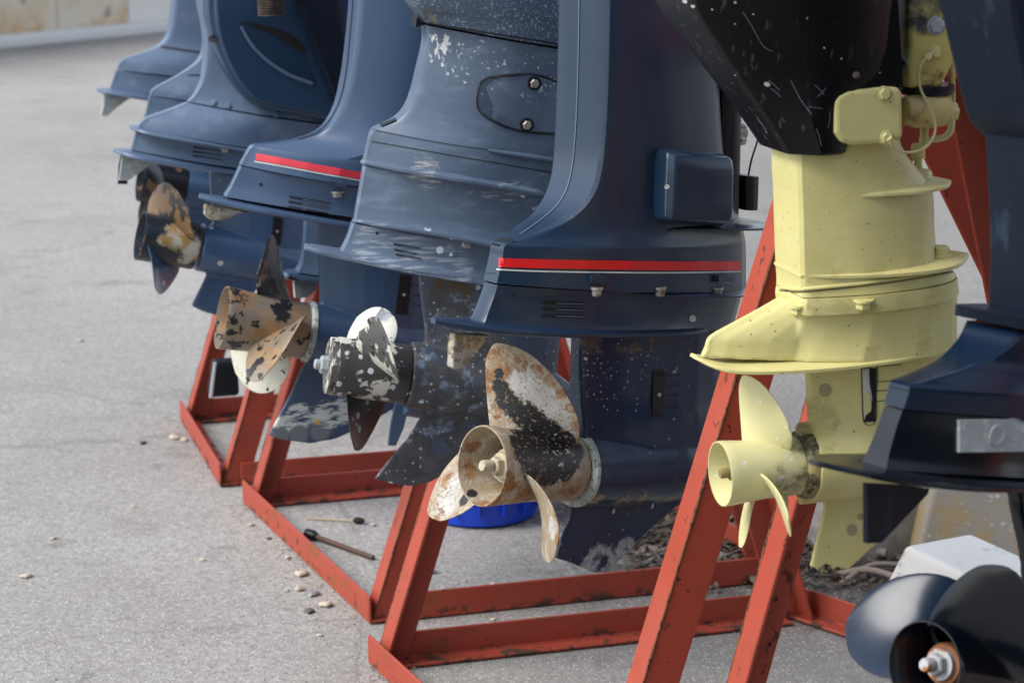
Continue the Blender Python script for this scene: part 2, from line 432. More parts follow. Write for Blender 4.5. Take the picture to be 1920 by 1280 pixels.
def bolt(parent, p, n, r=.007, h=.006, m=None, name='bolt', wash=True):
    key = (round(r, 4), round(h, 4), m.name, wash)
    if key not in BOLT:
        q = MB(); q.add(*hexnut(Vector((0, 0, 0)), Vector((0, 0, 1)), r, h))
        if wash: q.add(*lathe(Vector((0, 0, 0)), Vector((0, 0, 1)), [(-.002, r*1.3), (.0012, r*1.3), (.0018, r*1.2)], 16))
        me = bpy.data.meshes.new('bolt'); me.from_pydata([tuple(v) for v in q.V], [], q.F); me.materials.append(m)
        bm = bmesh.new(); bm.from_mesh(me); bmesh.ops.recalc_face_normals(bm, faces=bm.faces[:]); bm.to_mesh(me); bm.free(); BOLT[key] = me
    o = bpy.data.objects.new(name, BOLT[key]); scn.collection.objects.link(o); o.parent = parent
    o.location = Vector(p)-rootloc(parent); o.rotation_mode = 'QUATERNION'; o.rotation_quaternion = Vector(n).to_track_quat('Z', 'Y')
    return o

def objsurf(*objs):
    mb = MB()
    for o in objs:
        w_ = rootloc(o); mb.add([v.co+w_ for v in o.data.vertices], [tuple(p.vertices) for p in o.data.polygons])
    return Surf((mb.V, mb.F))
def subtree(o): return [o]+[c for k in o.children for c in subtree(k)]
def spots_at(sf, pts, scale=1.0):
    out_ = []
    for p in pts:
        l, n = sf.hit(p[0], p[1])
        if l is not None: out_.append((l, p[2]*scale))
    return out_
def repaint(objs, m):
    for o in objs: o.data.materials.clear(); o.data.materials.append(m)

# ================================================================ materials
PL_A = Plane(907, 873, 2.98, 37)
PL_B = Plane(622, 686, 3.42, 12)
PL_C = Plane(415, 592, 3.80, 17)
PL_D = Plane(258, 445, 4.35, 19)
PL_E = Plane(270, 345, 4.95, 19)
PL_F = Plane(250, 215, 5.60, 20)
PL_Y = Plane(1345, 888, 2.80*.93, 16, .93)
PL_K = Plane(1732, 1245, 2.22, 40)

WHITE = (.55, .57, .58); CRUST = (.50, .46, .38); RUST = (.23, .085, .025); BLK = (.012, .012, .013); BARE = (.30, .31, .33)
M = {}
M['blue_A'] = mat('slate blue gloss paint', (.010, .026, .056), .30, spec=.45, layers=[
    dict(sc=12, kind='noise', lo=.56, hi=.75, col=(.014, .032, .062), rough=.4, seed=3), dict(sc=90, kind='noise', lo=.745, hi=.76, col=(.25, .27, .3), rough=.6, seed=2, stretch=(1, 1, .4))], coat=.15, bump=.06)
M['blue_A_low'] = mat('slate blue gearcase paint with barnacle specks', (.008, .022, .056), .26, spec=.5, layers=[
    dict(sc=26, kind='noise', lo=.56, hi=.72, col=(.05, .045, .04), rough=.6, seed=4, amt=.6),
    dict(sc=190, kind='spot', lo=.5, hi=.33, col=(.24, .24, .235), rough=.7, seed=2, at=[(PL_A.pt(1170, 690, .05), .09), (PL_A.pt(1130, 720, .05), .07)], rag=1.3), dict(sc=45, kind='noise', lo=.68, hi=.70, col=(.28, .28, .27), rough=.7, seed=62, stretch=(1, 1, .5)),
    dict(sc=130, kind='spot', lo=.88, hi=.28, col=(.25, .25, .25), rough=.7, seed=12, at=[(PL_A.pt(1190, 760, .04), .30)], rag=.7),
    dict(sc=24, kind='noise', lo=.46, hi=.60, col=(.13, .085, .045), rough=.8, seed=6, bump=.6, at=[(PL_A.pt(1140, 632, .06), .055), (PL_A.pt(1210, 625, .06), .05), (PL_A.pt(1080, 640, .06), .04)]),
    dict(sc=60, kind='noise', lo=.45, hi=.55, col=(.25, .19, .13), rough=.85, seed=8, bump=1.0, at=[(PL_A.pt(1105, 938, .03), .03), (PL_A.pt(1180, 932, .03), .035), (PL_A.pt(1240, 920, .03), .025)]),
    dict(sc=34, kind='noise', lo=.40, hi=.52, col=(.22, .25, .26), col2=(.36, .38, .37), rough=.75, seed=9, at=[(PL_A.pt(1120, 1066, 0), .045), (PL_A.pt(1170, 1030, 0), .025)])], coat=.1, bump=.12)
M['blue_B'] = mat('weathered slate blue paint', (.082, .115, .170), .36, var=.16, layers=[
    dict(sc=16, kind='noise', lo=.50, hi=.75, col=(.13, .175, .245), seed=3, stretch=(1, 1, 3)),
    dict(sc=70, kind='noise', lo=.53, hi=.58, col=WHITE, rough=.8, seed=5, bump=.4, stretch=(1, 1, .5), at=[(PL_B.pt(828, 95, .05), .030), (PL_B.pt(848, 120, .05), .022), (PL_B.pt(820, 75, .05), .018)]),
    dict(sc=110, kind='noise', lo=.60, hi=.64, col=(.45, .5, .55), rough=.8, seed=6, at=[(PL_B.pt(900, 110, .05), .07), (PL_B.pt(1000, 130, .05), .07)]),
    dict(sc=40, kind='noise', lo=.50, hi=.66, col=(.36, .38, .37), rough=.75, seed=11, stretch=(.4, .4, 2.4), at=[(PL_B.pt(800, 322, .05), .035), (PL_B.pt(870, 335, .05), .04), (PL_B.pt(940, 348, .05), .05), (PL_B.pt(1010, 356, .05), .05)]),
    dict(sc=60, kind='noise', lo=.46, hi=.60, col=(.27, .31, .36), rough=.75, seed=15, amt=.8, stretch=(.3, .3, 2.6), at=[(PL_B.pt(770, 482, .05), .05), (PL_B.pt(700, 460, .05), .045), (PL_B.pt(840, 505, .05), .05)]),
    dict(sc=50, kind='spot', lo=.72, hi=.36, col=(.55, .6, .66), rough=.8, seed=2, at=[(PL_B.pt(820, 465, .05), .05), (PL_B.pt(1000, 400, .05), .1)])], bump=.1)
M['blue_B_low'] = mat('scoured grey blue gearcase', (.048, .070, .108), .42, var=.18, layers=[
    dict(sc=14, kind='noise', lo=.34, hi=.46, col=(.045, .047, .052), col2=(.075, .075, .08), rough=.6, seed=3, at=[(PL_B.pt(850, 715, .04), .13), (PL_B.pt(780, 870, 0), .10), (PL_B.pt(880, 880, 0), .08), (PL_B.pt(840, 560, .03), .05)], rag=1.1),
    dict(sc=34, kind='noise', lo=.50, hi=.64, col=(.17, .225, .30), rough=.7, seed=7, at=[(PL_B.pt(850, 660, .04), .08), (PL_B.pt(800, 790, .02), .06), (PL_B.pt(900, 700, .04), .07), (PL_B.pt(880, 610, .04), .06)], rag=1.2),
    dict(sc=52, kind='spot', lo=.66, hi=.28, col=(.5, .54, .58), rough=.8, seed=5),
    dict(sc=150, kind='spot', lo=.8, hi=.40, col=(.35, .35, .35), rough=.8, seed=9),
    dict(sc=40, kind='noise', lo=.45, hi=.55, col=(.09, .06, .035), rough=.8, seed=17, at=[(PL_B.pt(850, 530, .03), .04), (PL_B.pt(790, 750, .03), .02)])], bump=.25)
M['blue_C'] = mat('slate blue satin paint', (.048, .084, .150), .30, var=.08, coat=.1, bump=.06)
M['blue_C_low'] = mat('slate blue gearcase paint', (.036, .068, .128), .30, var=.1, coat=.1, bump=.08, layers=[
    dict(sc=60, kind='noise', lo=.42, hi=.50, col=(.50, .55, .52), rough=.8, seed=3, stretch=(.5, .5, 3), at=[(PL_C.pt(560, 780, 0), .032), (PL_C.pt(610, 778, 0), .034), (PL_C.pt(640, 770, 0), .03), (PL_C.pt(530, 795, 0), .022)], rag=.5),
    dict(sc=20, kind='noise', lo=.3, hi=.5, col=(.14, .155, .175), rough=.6, seed=6, at=[(PL_C.pt(560, 812, 0), .022), (PL_C.pt(600, 806, 0), .024), (PL_C.pt(525, 815, 0), .02)], rag=.3),
    dict(sc=30, kind='noise', lo=.4, hi=.5, col=(.55, .33, .06), rough=.7, seed=6, at=[(PL_C.pt(594, 790, 0), .008)], rag=.4)])
M['blue_far'] = mat('faded slate blue paint', (.078, .120, .190), .34, var=.1, bump=.05, layers=[dict(sc=14, kind='noise', lo=.52, hi=.75, col=(.14, .18, .25), seed=3)])
M['blue_D_low'] = mat('slate blue gearcase enamel', (.045, .092, .175), .26, var=.1, coat=.2, layers=[dict(sc=50, kind='spot', lo=.85, hi=.35, col=(.5, .5, .5), seed=3)])
M['apron_blue'] = mat('deep blue moulded cover', (.016, .042, .088), .32, var=.06, coat=.1)
M['yellow'] = mat('brushed yellow enamel', (.57, .515, .215), .42, spec=.35, var=.06, layers=[
    dict(sc=10, kind='noise', lo=.50, hi=.72, col=(.62, .60, .31), seed=3, amt=.8),
    dict(sc=40, kind='noise', lo=.52, hi=.75, col=(.50, .46, .22), seed=23, stretch=(.25, .25, 3), amt=.5), dict(sc=120, kind='noise', lo=.66, hi=.70, col=(.30, .24, .10), seed=24, amt=.7), dict(sc=7, kind='noise', lo=.5, hi=.75, col=(.47, .42, .15), seed=13, amt=.7),  # last layer: broad darker yellow paints shadow tone into the enamel
    dict(sc=160, kind='spot', lo=.86, hi=.22, col=(.16, .12, .05), seed=8),
    dict(sc=26, kind='noise', lo=.34, hi=.75, col=(.16, .12, .045), rough=.6, seed=5, amt=.8, at=[(PL_Y.pt(1525, 800, .03), .045), (PL_Y.pt(1500, 850, .04), .03), (PL_Y.pt(1750, 172, .0), .03)], rag=.8),
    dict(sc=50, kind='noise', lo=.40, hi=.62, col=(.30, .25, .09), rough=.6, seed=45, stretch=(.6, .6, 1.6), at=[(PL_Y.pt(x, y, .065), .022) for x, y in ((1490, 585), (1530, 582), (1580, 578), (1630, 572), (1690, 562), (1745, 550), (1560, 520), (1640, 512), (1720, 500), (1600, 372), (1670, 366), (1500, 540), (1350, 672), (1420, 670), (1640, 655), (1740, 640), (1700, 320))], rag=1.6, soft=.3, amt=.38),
    dict(sc=60, kind='noise', lo=.35, hi=.5, col=(.02, .02, .022), rough=.6, seed=5, at=[(PL_Y.pt(1545, 1072, 0), .015), (PL_Y.pt(1520, 1074, 0), .012), (PL_Y.pt(1570, 1076, 0), .014)], rag=.5)], bump=.12)
M['yellow_prop'] = mat('pale yellow propeller paint', (.61, .57, .29), .36, var=.07, layers=[
    dict(sc=30, kind='noise', lo=.42, hi=.62, col=(.22, .18, .09), rough=.6, seed=5, at=[(PL_Y.pt(1500, 890, .05), .035), (PL_Y.pt(1495, 830, .04), .03)]),
    dict(sc=60, kind='noise', lo=.62, hi=.68, col=(.70, .72, .66), seed=6)], bump=.12)
M['black_gloss'] = mat('black enamel with blue sheen', (.002, .004, .008), .2, spec=.4, var=.1, coat=.05, layers=[dict(sc=20, kind='noise', lo=.62, hi=.75, col=(.10, .11, .13), rough=.6, seed=4, amt=.35)])
M['black_blue'] = mat('navy black paint', (.003, .011, .028), .22, spec=.35, var=.1, coat=.05)
M['apron_black'] = mat('scratched black plastic', (.003, .003, .004), .36, spec=.25, var=.1, layers=[
    dict(sc=26, kind='noise', lo=.60, hi=.66, col=(.10, .10, .11), rough=.6, seed=4, stretch=(3.5, 3.5, .35), amt=.55),
    dict(sc=110, kind='spot', lo=.93, hi=.2, col=(.35, .34, .32), rough=.8, seed=2)], bump=.3)
M['slate_dark'] = mat('dark slate casting', (.004, .009, .019), .5, spec=.2, var=.15, layers=[dict(sc=22, kind='noise', lo=.56, hi=.7, col=(.03, .05, .08), rough=.6, seed=4, stretch=(1.6, 1.6, .5), amt=.5)], bump=.1)
M['dark_plastic'] = mat('black plastic', (.006, .008, .011), .42, spec=.3, var=.1, bump=.1)
M['recess'] = mat('dark opening', (.003, .003, .004), .8, var=.05)
M['steel'] = mat('dull bolt steel', (.38, .37, .34), .45, metal=.6, var=.15, layers=[dict(sc=60, kind='noise', lo=.5, hi=.62, col=(.16, .11, .07), rough=.8, metal=.1, seed=4)], bump=.3)
M['zinc'] = mat('corroded zinc anode', (.30, .33, .33), .7, var=.15, layers=[dict(sc=60, kind='noise', lo=.5, hi=.62, col=(.45, .47, .45), seed=4, bump=1)], bump=.6)
M['anode_crust'] = mat('crusty sacrificial anode', (.40, .38, .33), .85, var=.12, layers=[dict(sc=90, kind='noise', lo=.48, hi=.6, col=(.30, .23, .13), seed=4, bump=2), dict(sc=40, kind='noise', lo=.52, hi=.64, col=(.45, .36, .20), seed=8)], bump=2.5)
M['ring'] = mat('oxidised green white ring', (.36, .40, .36), .7, var=.15, layers=[dict(sc=90, kind='noise', lo=.5, hi=.62, col=(.15, .14, .11), seed=4)], bump=.6)
M['bronze_A'] = mat('rust stained stainless propeller', (.42, .37, .29), .52, var=.16, layers=[
    dict(sc=18, kind='noise', lo=.44, hi=.58, col=(.26, .13, .05), col2=(.36, .20, .085), rough=.65, seed=3, det=8),
    dict(sc=30, kind='noise', lo=.60, hi=.68, col=(.54, .51, .45), rough=.7, seed=15, det=8),
    dict(sc=90, kind='noise', lo=.60, hi=.64, col=(.08, .055, .035), rough=.7, seed=25)], bump=1.2)
def A_blk(extra=()):
    return [dict(sc=30, kind='noise', lo=.28, hi=.40, col=BLK, rough=.42, seed=33, det=8, amt=1.0, at=[(PL_A.pt(1000, 850, .06), .050), (PL_A.pt(1045, 865, .07), .052), (PL_A.pt(965, 770, .02), .030), (PL_A.pt(1000, 795, .03), .034), (PL_A.pt(1040, 820, .04), .036), (PL_A.pt(945, 738, .0), .020), (PL_A.pt(935, 715, .0), .012)]+list(extra), rag=.8),
            dict(sc=150, kind='noise', lo=.60, hi=.66, col=(.26, .15, .07), rough=.7, seed=43, bump=1.0, amt=.9),
            dict(sc=90, kind='spot', lo=.55, hi=.45, col=(.5, .52, .55), rough=.8, seed=2, at=[(PL_A.pt(1040, 850, .08), .045)], rag=.7)]
M['prop_A'] = mat('stainless propeller with rust, lime and flaked black paint', (.33, .26, .17), .5, var=.16, layers=[
    dict(sc=15, kind='noise', lo=.45, hi=.57, col=(.25, .12, .045), col2=(.38, .22, .10), rough=.65, seed=3, det=9),
    dict(sc=17, kind='noise', lo=.46, hi=.56, col=(.50, .46, .39), col2=(.42, .38, .31), rough=.7, seed=15, det=9), dict(sc=140, kind='noise', lo=.58, hi=.64, col=(.20, .11, .05), seed=19, amt=.8)]+A_blk(), bump=1.1)
M['bore_A'] = mat('lime scaled propeller bore', (.46, .41, .29), .6, var=.16, layers=[dict(sc=24, kind='noise', lo=.52, hi=.66, col=(.20, .13, .06), seed=3), dict(sc=120, kind='noise', lo=.62, hi=.66, col=(.05, .04, .03), seed=6)], bump=.8)
M['prop_C'] = mat('brown stainless propeller with black flakes', (.27, .22, .16), .36, metal=.35, var=.14, layers=[
    dict(sc=13, kind='noise', lo=.46, hi=.66, col=(.26, .12, .04), col2=(.34, .20, .08), rough=.5, metal=.1, seed=5, det=7),
    dict(sc=24, kind='noise', lo=.545, hi=.56, col=BLK, rough=.4, metal=0, seed=8, det=7)], bump=.5)
M['prop_C_pale'] = mat('pale limed blade with rust blots', (.56, .55, .45), .5, var=.1, layers=[
    dict(sc=26, kind='noise', lo=.54, hi=.64, col=(.36, .17, .03), rough=.6, seed=5, det=7),
    dict(sc=30, kind='noise', lo=.61, hi=.62, col=BLK, seed=9, det=7)], bump=.4)
M['prop_C_blade'] = mat('brown blade with flaked black paint', (.27, .21, .15), .4, metal=.3, var=.14, layers=[
    dict(sc=17, kind='noise', lo=.5, hi=.515, col=BLK, rough=.4, metal=0, seed=18, det=7),
    dict(sc=60, kind='spot', lo=.75, hi=.4, col=(.35, .33, .3), seed=4)], bump=.5)
M['prop_B'] = mat('worn black propeller with white paint remains', (.045, .043, .042), .45, var=.2, layers=[
    dict(sc=22, kind='noise', lo=.56, hi=.575, col=(.56, .55, .47), rough=.7, seed=5, det=8, bump=.4),
    dict(sc=55, kind='spot', lo=.45, hi=.42, col=(.52, .54, .58), rough=.8, seed=2, bump=.5)], bump=.5)
M['prop_B_white'] = mat('blade with flaking white paint', (.60, .60, .53), .6, var=.08, layers=[
    dict(sc=120, kind='noise', lo=.62, hi=.64, col=(.05, .05, .05), seed=5),
    dict(sc=40, kind='noise', lo=.35, hi=.42, col=(.13, .14, .16), col2=(.17, .18, .2), rough=.4, seed=6, metal=.3, at=[(PL_B.pt(715, 578, -.05), .028), (PL_B.pt(735, 600, -.05), .012)], rag=.4)], bump=.3)
M['prop_B_mix'] = mat('bare grey blade with white paint streaks', (.12, .115, .11), .38, metal=.4, var=.15, layers=[
    dict(sc=26, kind='noise', lo=.50, hi=.53, col=(.55, .54, .46), rough=.7, metal=0, seed=5, det=8, stretch=(1, 1, .6), z=(.75, .68), zn=.03),
    dict(sc=44, kind='noise', lo=.57, hi=.59, col=BLK, rough=.4, metal=0, seed=9, det=8)], bump=.4)
M['prop_B_black'] = mat('black blade with round barnacle scars', (.008, .008, .009), .3, var=.1, layers=[
    dict(sc=62, kind='spot', lo=.55, hi=.44, col=(.30, .31, .36), rough=.8, seed=6, bump=.4)], bump=.2)
M['prop_D'] = mat('navy propeller with lime crust', (.016, .022, .034), .35, var=.12, layers=[
    dict(sc=16, kind='noise', lo=.44, hi=.47, col=(.48, .45, .36), col2=(.34, .20, .05), rough=.7, seed=9, at=[(PL_D.pt(340, 440, .06), .045), (PL_D.pt(360, 470, .06), .035), (PL_D.pt(310, 450, .06), .02), (PL_D.pt(345, 490, .05), .02)], rag=.8),
    dict(sc=14, kind='noise', lo=.58, hi=.61, col=(.30, .15, .03), rough=.7, seed=4)])
M['prop_D_rust'] = mat('rusty round blade with black patches', (.15, .085, .035), .5, var=.2, layers=[
    dict(sc=20, kind='noise', lo=.50, hi=.53, col=BLK, seed=6, det=5), dict(sc=26, kind='noise', lo=.6, hi=.68, col=(.40, .28, .12), seed=16)], bump=.4)
M['prop_E'] = mat('dark navy propeller', (.008, .011, .018), .35, var=.1, layers=[dict(sc=16, kind='noise', lo=.60, hi=.63, col=(.16, .10, .05), seed=4)])
M['brown_blade'] = mat('dark brown blade', (.06, .03, .018), .5)
M['red'] = mat('red oxide painted steel', (.33, .054, .030), .5, spec=.35, var=.10, layers=[
    dict(sc=9, kind='noise', lo=.52, hi=.72, col=(.25, .05, .028), seed=5, amt=.8),
    dict(sc=13, kind='noise', lo=.57, hi=.66, col=(.22, .07, .022), rough=.75, seed=3, det=8, amt=.8), dict(sc=26, kind='noise', lo=.63, hi=.68, col=(.10, .035, .015), rough=.85, seed=33, det=8, stretch=(1, 1, .6)),
    dict(sc=60, kind='noise', lo=.66, hi=.69, col=(.05, .022, .012), rough=.85, seed=8, bump=-1),
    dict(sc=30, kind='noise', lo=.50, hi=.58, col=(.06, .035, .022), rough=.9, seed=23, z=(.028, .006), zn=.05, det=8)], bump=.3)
M['rust_weld'] = mat('rusty weld seam', (.16, .055, .018), .85, var=.25, layers=[dict(sc=80, kind='noise', lo=.5, hi=.6, col=(.03, .015, .01), seed=3)], bump=1.5)
M['stripe_red'] = mat('red decal', (.62, .010, .012), .35, var=.03, layers=[dict(sc=90, kind='noise', lo=.70, hi=.73, col=(.6, .5, .5), seed=3)])
M['stripe_pink'] = mat('faded red decal', (.62, .035, .055), .4, var=.04)
M['stripe_white'] = mat('pale pinstripe', (.5, .5, .48), .5)
M['white_paint'] = mat('chalky white paint', (.50, .50, .49), .7, var=.08)
M['grille'] = mat('black water strainer', (.006, .006, .007), .5, var=.1)
M['wire'] = mat('yellowed cable', (.50, .45, .22), .5)
M['blue_plastic'] = mat('bright blue plastic', (.006, .055, .55), .32, var=.05)
M['seam'] = mat('dark seam', (.006, .008, .012), .7)
M['hilite'] = mat('painted edge highlight', (.07, .10, .15), .4, var=.2)  # lighter blue that paints a highlight along seams and louvres
M['rubber'] = mat('black rubber hose', (.008, .009, .010), .45)
M['hose'] = mat('braided brown hose', (.10, .065, .045), .7, layers=[dict(sc=30, kind='noise', lo=.5, hi=.6, col=(.03, .025, .02), seed=3)], bump=1)

def setting(o, kind='structure'): o['kind'] = kind; return o

# ================================================================ ground, wall
def ground_mat():
    g = NT('worn concrete paving'); b = g.b
    n1 = g.noise(.8, 4, .55, 1); n2 = g.noise(5, 6, .65, 2); n3 = g.noise(95, 4, .8, 3); n4 = g.noise(300, 2, .8, 4); st = g.noise(2.0, 6, .65, 8, (.6, 1.2, 1))
    col = g.mix(g.rng(n1, .3, .7), (.325, .308, .288), (.405, .388, .365))
    col = g.mix(g.math('MULTIPLY', g.rng(n2, .45, .66), .40), col, (.30, .28, .255))
    col = g.mix(g.math('MULTIPLY', g.rng(st, .55, .72), .45), col, (.25, .23, .21))
    # rack shade painted into the colour, with dirtier paving on the right
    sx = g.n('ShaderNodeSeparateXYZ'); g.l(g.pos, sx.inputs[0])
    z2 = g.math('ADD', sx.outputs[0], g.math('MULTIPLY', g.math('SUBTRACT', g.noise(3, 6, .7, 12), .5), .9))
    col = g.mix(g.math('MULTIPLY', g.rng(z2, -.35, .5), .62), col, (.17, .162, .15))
    col = g.mix(g.math('MULTIPLY', g.rng(g.noise(4, 7, .7, 31), .60, .70), .55), col, (.13, .12, .11))
    col = g.mix(g.math('MULTIPLY', g.rng(g.noise(11, 5, .75, 41), .69, .73), .85), col, (.06, .055, .05))
    col = g.mix(g.math('MULTIPLY', g.rng(g.noise(1.7, 6, .7, 51, (1, 2.2, 1)), .56, .70), .5), col, (.16, .15, .14))
    # hairline cracks
    cv = g.n('ShaderNodeTexVoronoi', feature='DISTANCE_TO_EDGE'); g.l(g.coord(61), cv.inputs['Vector']); cv.inputs['Scale'].default_value = .55
    wob = g.math('ADD', cv.outputs['Distance'], g.math('MULTIPLY', g.math('SUBTRACT', g.noise(7, 5, .7, 62), .5), .03))
    col = g.mix(g.math('MULTIPLY', g.rng(g.math('ABSOLUTE', wob), .0035, .0008), .3), col, (.08, .075, .07))
    # dark soil and rotted leaves behind the racks on the right
    for p_, r_ in ((ground(1420, 985), .55), (ground(1660, 1075), .38), (ground(1250, 990), .28)):
        vm = g.n('ShaderNodeVectorMath', operation='DISTANCE'); g.l(g.pos, vm.inputs[0]); vm.inputs[1].default_value = tuple(p_)
        q_ = g.rng(g.math('ADD', g.math('DIVIDE', vm.outputs['Value'], r_), g.math('MULTIPLY', g.math('SUBTRACT', g.noise(8, 7, .75, 77), .5), 1.6)), 1.0, .7)
        col = g.mix(g.math('MULTIPLY', q_, .9), col, g.mix(g.rng(g.noise(40, 4, .7, 78), .4, .6), (.035, .028, .022), (.11, .09, .07)))
    # aggregate
    col = g.mix(g.math('MULTIPLY', g.rng(n3, .44, .60), .55), col, (.17, .16, .15))
    d1, c1 = g.voro(190, 5); sp = g.n('ShaderNodeSeparateColor'); g.l(c1, sp.inputs[0])
    inn = g.rng(d1, .42, .30)
    col = g.mix(g.math('MULTIPLY', g.math('MULTIPLY', g.rng(sp.outputs[0], .62, .70), inn), .75), col, (.62, .60, .56))
    col = g.mix(g.math('MULTIPLY', g.math('MULTIPLY', g.rng(sp.outputs[1], .70, .78), inn), .7), col, (.10, .095, .09))
    col = g.mix(g.math('MULTIPLY', g.rng(n4, .54, .66), .55), col, (.12, .115, .11))
    g.l(col, b.inputs['Base Color']); b.inputs['Roughness'].default_value = .85; b.inputs['Specular IOR Level'].default_value = .3
    bp = g.n('ShaderNodeBump'); bp.inputs['Distance'].default_value = .003; bp.inputs['Strength'].default_value = .8
    g.l(g.math('ADD', n3, g.math('MULTIPLY', n4, .5)), bp.inputs['Height']); g.l(bp.outputs[0], b.inputs['Normal'])
    return g.m
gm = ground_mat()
V = []; F = []
xs = [-300, -60, -20, -8, -4, -2, -1, 0, 1, 2, 4, 8, 20, 60, 300]; ys = [-300, -60, -10, -2, 0, 1, 2, 3, 4, 5, 6, 8, 12, 20, 40, 100, 400]
for y in ys:
    for x in xs: V.append((x, y, 0))
for j in range(len(ys)-1):
    for i in range(len(xs)-1): a = j*len(xs)+i; F.append((a, a+1, a+1+len(xs), a+len(xs)))
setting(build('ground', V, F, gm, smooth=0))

# low pale stone wall across the yard
wa = ground(0, 86); wb = ground(306, 56); wd = (wb-wa).normalized(); wn = Vector((wd.y, -wd.x, 0)); wn = wn if wn.y < 0 else -wn
w0 = wa-wd*6; w1 = wa+wd*16
wroot = thing('boundary_wall', 'pale weathered stone wall with a whitish kerb along the far side of the yard', 'wall', tuple(wa))
mw1 = mat('cream weathered stone', (.66, .57, .44), .9, var=.1, layers=[dict(sc=1.4, kind='noise', lo=.46, hi=.62, col=(.50, .30, .13), seed=3, z=(.5, .0), zn=.3), dict(sc=1.1, kind='noise', lo=.5, hi=.7, col=(.58, .55, .5), seed=8), dict(sc=3, kind='noise', lo=.6, hi=.7, col=(.12, .10, .08), seed=11)], bump=0)
mw2 = mat('whitewashed wall blocks', (.74, .70, .65), .9, var=.06, layers=[dict(sc=1.5, kind='noise', lo=.52, hi=.66, col=(.44, .38, .30), seed=3)], bump=0)
mk = mat('pale kerb stone', (.70, .68, .65), .85, var=.08)
random.seed(3)
L = 22.0; 
split = (ground(205, 66)-wa).dot(wd)
row = 0; z = .0
first = {}
for row in range(5):
    hh = .42; x = -6-random.random()
    while x < 16:
        bw = random.uniform(.75, 1.25)
        c = wa+wd*(x+bw/2)-wn*.3+Vector((0, 0, row*hh+hh/2))
        key = ('c' if x < split else 'w')
        v, f = box(Vector((0, 0, 0)), 1, .6, 1)
        if key not in first:
            me = bpy.data.meshes.new('stone'); me.from_pydata([tuple(q) for q in v], [], f); me.materials.append(mw1 if key == 'c' else mw2); first[key] = me
        o = bpy.data.objects.new('stone', first[key]); scn.collection.objects.link(o); o.parent = wroot
        o.location = c+wn*random.uniform(-.015, .015)-wa; o.rotation_euler = (0, 0, math.atan2(wd.y, wd.x)); o.scale = (bw-.012, 1, hh-.01)
        x += bw
m = MB(); m.add(*box(wa+wd*5+wn*.14+Vector((0, 0, .045)), 22, .28, .09, wd)); bevel(m.out('kerb', mk, wroot, 0), .02)
for k, (px, py) in enumerate(((15, 73), (104, 62))):
    p = ground(px, py+8); v, f = box(p+Vector((0, 0, .17)), .22, .18, .16, wd)
    tag(bevel(build('stone_block', v, f, mk, origin=p), .03), ['small pale block on the kerb at the left edge of the photo', 'small pale block on the kerb, the one further right'][k], 'block', 'pale blocks on the kerb')

# ================================================================ racks
def rack(name, fl, nl, width, label, apex=1.22, near_width=None, near_apex=None, wdir=None):
    """fl, nl: far and near left feet on the ground; A-frames at both ends joined by base beams and a ridge"""
    rd = (nl-fl).normalized(); W = Vector((-rd.y, rd.x, 0)); W = W if W.x > 0 else -W
    if wdir: W = wdir
    Z = Vector((0, 0, 1)); t = thing(name, label, 'rack', tuple(fl), 'red outboard racks standing in a row')
    z0 = Vector((0, 0, .003)); hb = .055
    parts = []
    def out(n, v, f): o = build(n, v, f, M['red'], t, 0); bevel(o, .0015, 1); return o
    # left and right rails on the ground: upright web and bottom flange inwards
    out('rail', *Lbeam(fl+z0+Z*.001, nl+z0+Z*.001, Z, hb, W, .045))
    fr = fl+W*width; nr = nl+W*(near_width or width); apx = near_apex or (near_width or width)/2
    out('rail', *Lbeam(fr+z0+Z*.001, nr+z0+Z*.001, Z, hb, -W, .045))
    # end cross beams
    out('cross_beam', *Lbeam(fl+z0+W*.052-rd*.0, fr+z0-W*.052, Z, hb, rd, .045))
    out('cross_beam', *Lbeam(nl+z0+W*.052, nr+z0-W*.052, Z, hb, -rd, .045))
    for (l, r, dr) in ((fl, fr, rd), (nl, nr, -rd)):
        mid = (l+r)/2 if l is fl else nl+W*apx; top = Vector((mid.x, mid.y, apex))
        for foot, s in ((l, 1), (r, -1)):
            a = (foot+z0+W*(s*.008)+dr*.008+Z*.0); ax = (top-a).normalized(); inw = (W*s-ax*ax.dot(W*s)).normalized()
            # corner of the angle iron on the outside
            out('leg', *Lbeam(a, top-W*(s*.05), inw, .058, dr, .042, .006))
            P_ = []; b_ = top-W*(s*.05); Rn = random.Random(int(abs(a.x)*997)+s)
            for k in range(60): P_.append(a+(b_-a)*(k/59)+dr*(.0005 if dr.y > 0 else -.0005)*0+inw*.001)
            build('weld_seam', *tube(P_, [Rn.uniform(.0012, .0032) for _ in P_], 6), M['rust_weld'], t, 60)
    for s in (0,):
        a = (fl+fr)/2; b = nl+W*apx
        out('ridge_beam', *Lbeam(Vector((a.x, a.y, apex-.06)), Vector((b.x, b.y, apex-.06)), W, .07, Z, .07, .007))
    return t, fr, nr, rd, W
g = ground
